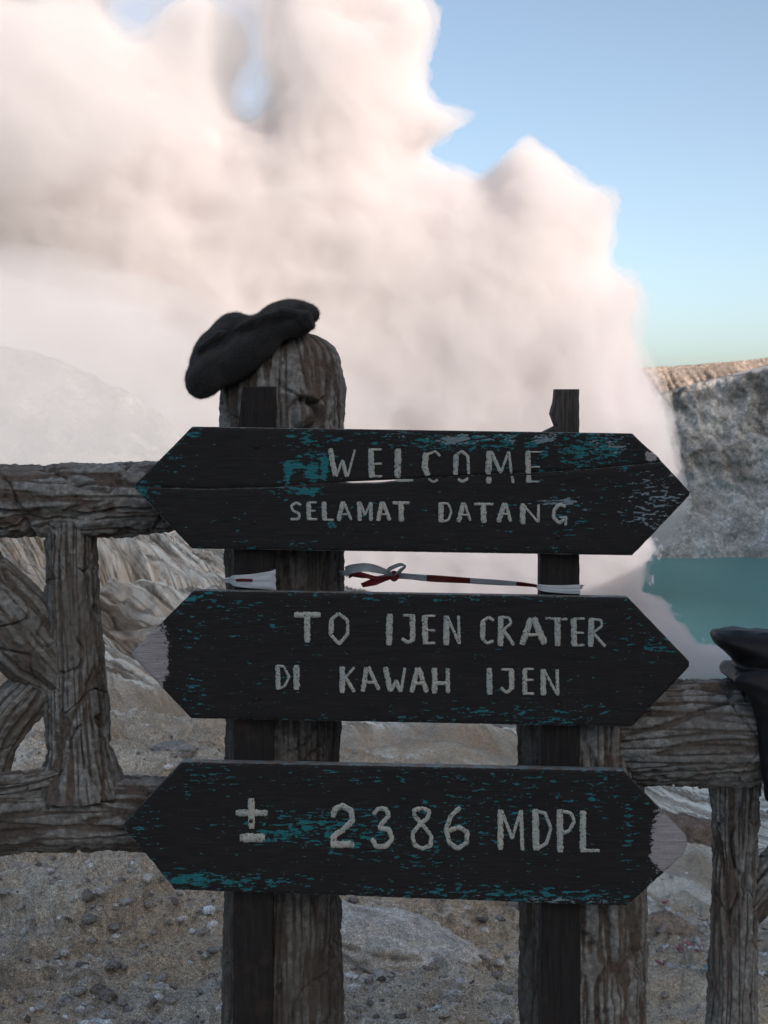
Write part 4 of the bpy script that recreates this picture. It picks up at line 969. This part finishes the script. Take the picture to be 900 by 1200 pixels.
def ribbon(pts, w0, D_off, name, parent, mat, twist=None, n=80, th=.0011, wid=None):
    c = catmull([tuple(p) for p in pts], n); T = np.gradient(c, axis=0); T /= np.linalg.norm(T, axis=1)[:, None]
    up = np.array([0, 0, 1.]); V = []
    q = np.linspace(0, 1, n)
    tw = np.interp(q, *zip(*twist)) if twist else np.zeros(n)
    ww = np.interp(q, *zip(*wid)) if wid else np.ones(n)
    A = np.cross(T, [0, 1., 0]); bad = np.linalg.norm(A, axis=1) < .15
    A[bad] = up; A /= np.linalg.norm(A, axis=1)[:, None]; B = np.cross(T, A)
    m_ = 9
    for i in range(n):
        a = math.radians(tw[i]); e = A[i]*math.cos(a)+B[i]*math.sin(a); nrm = np.cross(T[i], e)
        row = []
        for j in range(m_):
            s = (j/(m_-1)-.5)*w0*ww[i]; fold = .0013*math.sin(j*2.1+i*.06)+.0007*math.sin(j*4.3+i*.17)
            row.append(c[i]+e*s+nrm*(fold+th/2))
        row += [p-nrm*th for p in row[::-1]]
        V += row
    me = np_mesh(name, np.array(V), grid_faces(n, 2*m_, True), True, None)
    return link(name, me, mat, parent)
def tape_mat(name, bands):
    m = Mat(name, .45); m.b.inputs['Specular IOR Level'].default_value = .4
    x = m.n('ShaderNodeSeparateXYZ'); m.l(m.tc.outputs['Object'], x.inputs[0])
    f = 0.0
    for a, b in bands:
        g = m.math('MULTIPLY', m.math('GREATER_THAN', x.outputs[0], a), m.math('LESS_THAN', x.outputs[0], b)); f = m.math('ADD', f, g)
    n = m.noise(300, 3, .6); wh = m.mix(n, (.52, .53, .55), (.66, .67, .70))
    m.col(m.mix(f, wh, (.17, .018, .017)) if bands else wh); m.bump(m.noise(90, 4, .6, m.map((.4, 1, 3))), .4, .002); return m.m
DT = 3.12
tb = lambda a: P(a, 0, DT).x
M_tape = tape_mat('barrier_plastic', [(tb(500), tb(551)), (tb(605), tb(640)), (tb(413), tb(432))]); M_white = tape_mat('white_plastic', []); M_red = Mat('red_plastic', .45); M_red.col((.18, .016, .016)); M_red = M_red.m
tp = empty('barrier_tape', P(460, 676, DT)); tag(tp, 'red and white barrier tape knotted and strung between the two posts', 'tape')
ribbon([P(395, 672, DP-.02), P(408, 672, DT), P(440, 676, DT), P(466, 675, DT), P(500, 677.5, DT), P(552, 680.5, DT), P(604, 684, DT), P(631, 687, DT-.02)], .0165, 0, 'strip', tp, M_tape, [(0, 0), (.3, 30), (.6, 20), (1, 40)], 200, wid=[(0, .6), (.22, .75), (.29, .28), (.36, .9), (.9, .85), (1, .35)])
ribbon([P(463, 675, DT-.01), P(448, 669, DT-.03), P(430, 665, DT-.04), P(412, 667, DT-.02), P(405, 671, DT)], .022, 0, 'bow_tail', tp, M_white, [(0, 0), (1, 35)], 50, wid=[(0, .3), (.4, .8), (1, 1)])
ribbon([P(460, 676, DT-.012), P(446, 680, DT-.03), P(434, 683, DT-.035), P(424, 686, DT-.03)], .021, 0, 'bow_tail', tp, M_red, [(0, 20), (1, -30)], 40, wid=[(0, .25), (.5, .8), (1, .55)])
ribbon([P(463, 675, DT-.01), P(452, 679, DT-.03), P(437, 677, DT-.04), P(418, 672, DT-.03), P(409, 676, DT-.01)], .014, 0, 'bow_tail', tp, M_red, [(0, 0), (1, 60)], 40, wid=[(0, .3), (.6, .7), (1, .5)])
ribbon([P(463, 676, DT-.01), P(470, 668, DT-.04), P(474, 663.5, DT-.05), P(468, 662, DT-.045), P(456, 668, DT-.03), P(460, 675, DT-.01)], .012, 0, 'bow_loop', tp, M_white, [(0, 50), (.5, 80), (1, 50)], 60)
ribbon([P(459, 672, DT-.015), P(463, 672, DT-.022), P(465, 676, DT-.022), P(462, 679, DT-.022), P(459, 677, DT-.02)], .010, 0, 'knot', tp, M_red, None, 30)
M_tapewrap = M_white
ribbon([P(262, 680, 3.12), P(268, 680, 3.06), P(275, 680.5, DS-.004), P(288, 681, DS-.007), P(302, 681, DS-.007), P(317, 680.5, DS-.006), P(323, 680, DS-.001)], .036, 0, 'wrap', tp, M_white, None, 90, wid=[(0, .25), (.2, .3), (.3, .62), (.6, .85), (.85, 1.15), (1, 1.3)])
ribbon([P(276, 680, DS-.0105), P(283, 679.5, DS-.0115), P(296, 680, DS-.0105)], .005, 0, 'red_stripe', tp, M_red, None, 20)
ribbon([P(629, 687, DT), P(632, 688, DS-.002), P(640, 689.5, DS-.010), P(660, 690.5, DS-.010), P(677, 690.5, DS-.010), P(680, 690, DS-.002), P(681, 690, 3.08)], .020, 0, 'wrap', tp, M_white, None, 70, wid=[(0, .4), (.2, .6), (.6, .95), (1, 1)])

# ================================================================== ROCKS, PEBBLES, LITTER
M_rock = rock_mat('loose_rock', s=(9, 45, 200), bdist=.012)
def ico(n=3):
    bm = bmesh.new(); bmesh.ops.create_icosphere(bm, subdivisions=n, radius=1)
    V = np.array([v.co[:] for v in bm.verts]); T = np.array([[v.index for v in f.verts] for f in bm.faces]); bm.free(); return V, T
IV, IT = ico(5); SV, ST = ico(1)
def rock(px, py, d, rx, ry, rz, tint, label, seed, group=None, sink=.3, ang=0):
    n = IV; r_ = 1+.35*fbm(n[:, 0]*1.1+seed, n[:, 1]*1.1, n[:, 2]*1.1, 3)+.10*ridged(n[:, 0]*4+seed, n[:, 1]*4, n[:, 2]*4, 3)-.1
    V = n*r_[:, None]*np.array([rx, ry, rz])
    a = R(ang); V = np.stack([V[:, 0]*math.cos(a)+V[:, 2]*math.sin(a), V[:, 1], -V[:, 0]*math.sin(a)+V[:, 2]*math.cos(a)], 1)
    V += .02*min(rx, rz)*fbm(V[:, 0]*60, V[:, 1]*60, V[:, 2]*60, 2)[:, None]
    col = np.array(tint)[None]*(1+.35*fbm(V[:, 0]*12+seed, V[:, 1]*12, V[:, 2]*12, 3))[:, None]
    c = P(px, py, d)
    me = np_mesh('rock', V, IT, True, {'tint': col})
    o = link('rock', me, M_rock); o.location = (c.x, c.y, ground_z(c.x, c.y)+rz*(1-sink)-rz*.5); tag(o, label, 'rock', group); return o
rock(455, 1116, 4.75, .31, .22, .10, (.62, .57, .51), 'flat pale slab of crusted earth lying behind and between the two posts', 3.1, sink=.35, ang=14)
rock(805, 1000, 15, .42, .4, .20, (.22, .17, .14), 'dark brown boulder on the pale slope beyond the tip of the lowest board', 8.4, ang=15)
rock(775, 1130, 8.4, .20, .18, .12, (.28, .23, .19), 'brown stone beside the litter behind the right post', 5.5)
rock(595, 1085, 6.2, .12, .11, .08, (.25, .23, .22), 'small dark stone at the left edge of the right post', 2.2)
rock(178, 1012, 5.2, .07, .06, .03, (.30, .23, .18), 'small brown stone low on the dirt below the left rail', 6.2)
rock(205, 900, 6.8, .11, .1, .05, (.30, .28, .26), 'low grey stone just above the lower rail near the arrow tip', 4.2)
def scatter(name, spots, smin_, smax, tint0, tint1, seed, flat=.7):
    rg = np.random.RandomState(seed); V, T, Ct = [], [], []; k = 0
    for (px0, px1, d0, d1, n) in spots:
        for _ in range(n):
            d = math.exp(rg.uniform(math.log(d0), math.log(d1))); px = rg.uniform(px0, px1)
            x = (px-450)/F*d; sz = smin_*(smax/smin_)**(rg.rand()**3.2)
            v = SV*(1+.25*rg.normal(size=(len(SV), 1)).clip(-1, 1))*sz*np.array([1, rg.uniform(.6, 1), flat*rg.uniform(.6, 1)])
            a = rg.uniform(0, 6.28); v = np.stack([v[:, 0]*math.cos(a)-v[:, 1]*math.sin(a), v[:, 0]*math.sin(a)+v[:, 1]*math.cos(a), v[:, 2]], 1)
            v += np.array([x, d, ground_z(x, d)+sz*.15]); V.append(v); T.append(ST+k); k += len(SV)
            t = rg.rand(); Ct.append(np.tile((np.array(tint0)*(1-t)+np.array(tint1)*t)*rg.uniform(.6, 1.4), (len(SV), 1)))
    me = np_mesh(name, np.concatenate(V), np.concatenate(T), False, {'tint': np.concatenate(Ct).clip(.02, .8)})
    return me
pb = link('pebbles', scatter('pebbles', [(-80, 420, 3.7, 9, 5200), (380, 640, 3.9, 8, 1800), (620, 1000, 5, 14, 1600)], .0035, .030, (.20, .17, .15), (.72, .68, .64), 5), M_rock)
tag(pb, 'loose grit and pebbles on the dirt below the fences', None, None, 'stuff')
lt_m = Mat('faded_litter', .6); lt_m.col(lt_m.attr('tint').outputs['Color'])
def litter():
    rg = np.random.RandomState(9); V, Q, Ct = [], [], []; k = 0
    for _ in range(420):
        d = rg.uniform(7.0, 10.5); px = rg.uniform(745, 935); x = (px-450)/F*d; z = ground_z(x, d)+.012; s = rg.uniform(.012, .055)
        a, b = rg.uniform(0, 6.28), rg.uniform(-.6, .6)
        for i in range(4):
            for j in range(3):
                u, v = (i/3-.5)*s, (j/2-.5)*s*rg.uniform(.5, .8)
                h = .3*s*rg.uniform(-1, 1)
                V.append((x+u*math.cos(a)-v*math.sin(a), d+u*math.sin(a)+v*math.cos(a), z+h+u*b+.3*s))
        for i in range(3):
            for j in range(2): Q.append((k+i*3+j, k+i*3+j+1, k+(i+1)*3+j+1, k+(i+1)*3+j))
        k += 12
        t = rg.rand(); c = (.74, .74, .77) if t < .6 else ((.55, .25, .27) if t < .68 else ((.25, .42, .46) if t < .76 else (.34, .30, .27)))
        Ct.append(np.tile(np.array(c)*rg.uniform(.6, 1), (12, 1)))
    return np_mesh('litter', V, Q, False, {'tint': np.concatenate(Ct)})
lt = link('litter', litter(), lt_m.m); tag(lt, 'scraps of pale plastic and paper litter strewn on the slope behind the right fence', None, None, 'stuff')
sm_ = lt.modifiers.new('thickness', 'SOLIDIFY'); sm_.thickness = .0015

# thin veil of steam in front of the mountain shoulder
V = IV*(1+.30*fbm(IV[:, 0]*1.5, IV[:, 1]*1.5, IV[:, 2]*1.5, 4))[:, None]*np.array([270, 75, 85])+np.array([-300, 690, -12])
ve = link('steam_veil', np_mesh('steam_veil', V, IT, True), vol_mat('thin_steam', .012, (.88, .855, .865)))
tag(ve, 'thin veil of steam drifting in front of the mountain shoulder', None, None, 'stuff')
V = IV*(1+.3*fbm(IV[:, 0]*1.6+5, IV[:, 1]*1.6, IV[:, 2]*1.6, 4))[:, None]*np.array([150, 45, 95])+np.array([-205, 900, 245])
ve = link('steam_veil', np_mesh('steam_veil', V, IT, True), vol_mat('thin_steam', .0070, (.95, .92, .925)))
tag(ve, 'thin veil of steam softening the blue gaps high on the left', None, None, 'stuff')
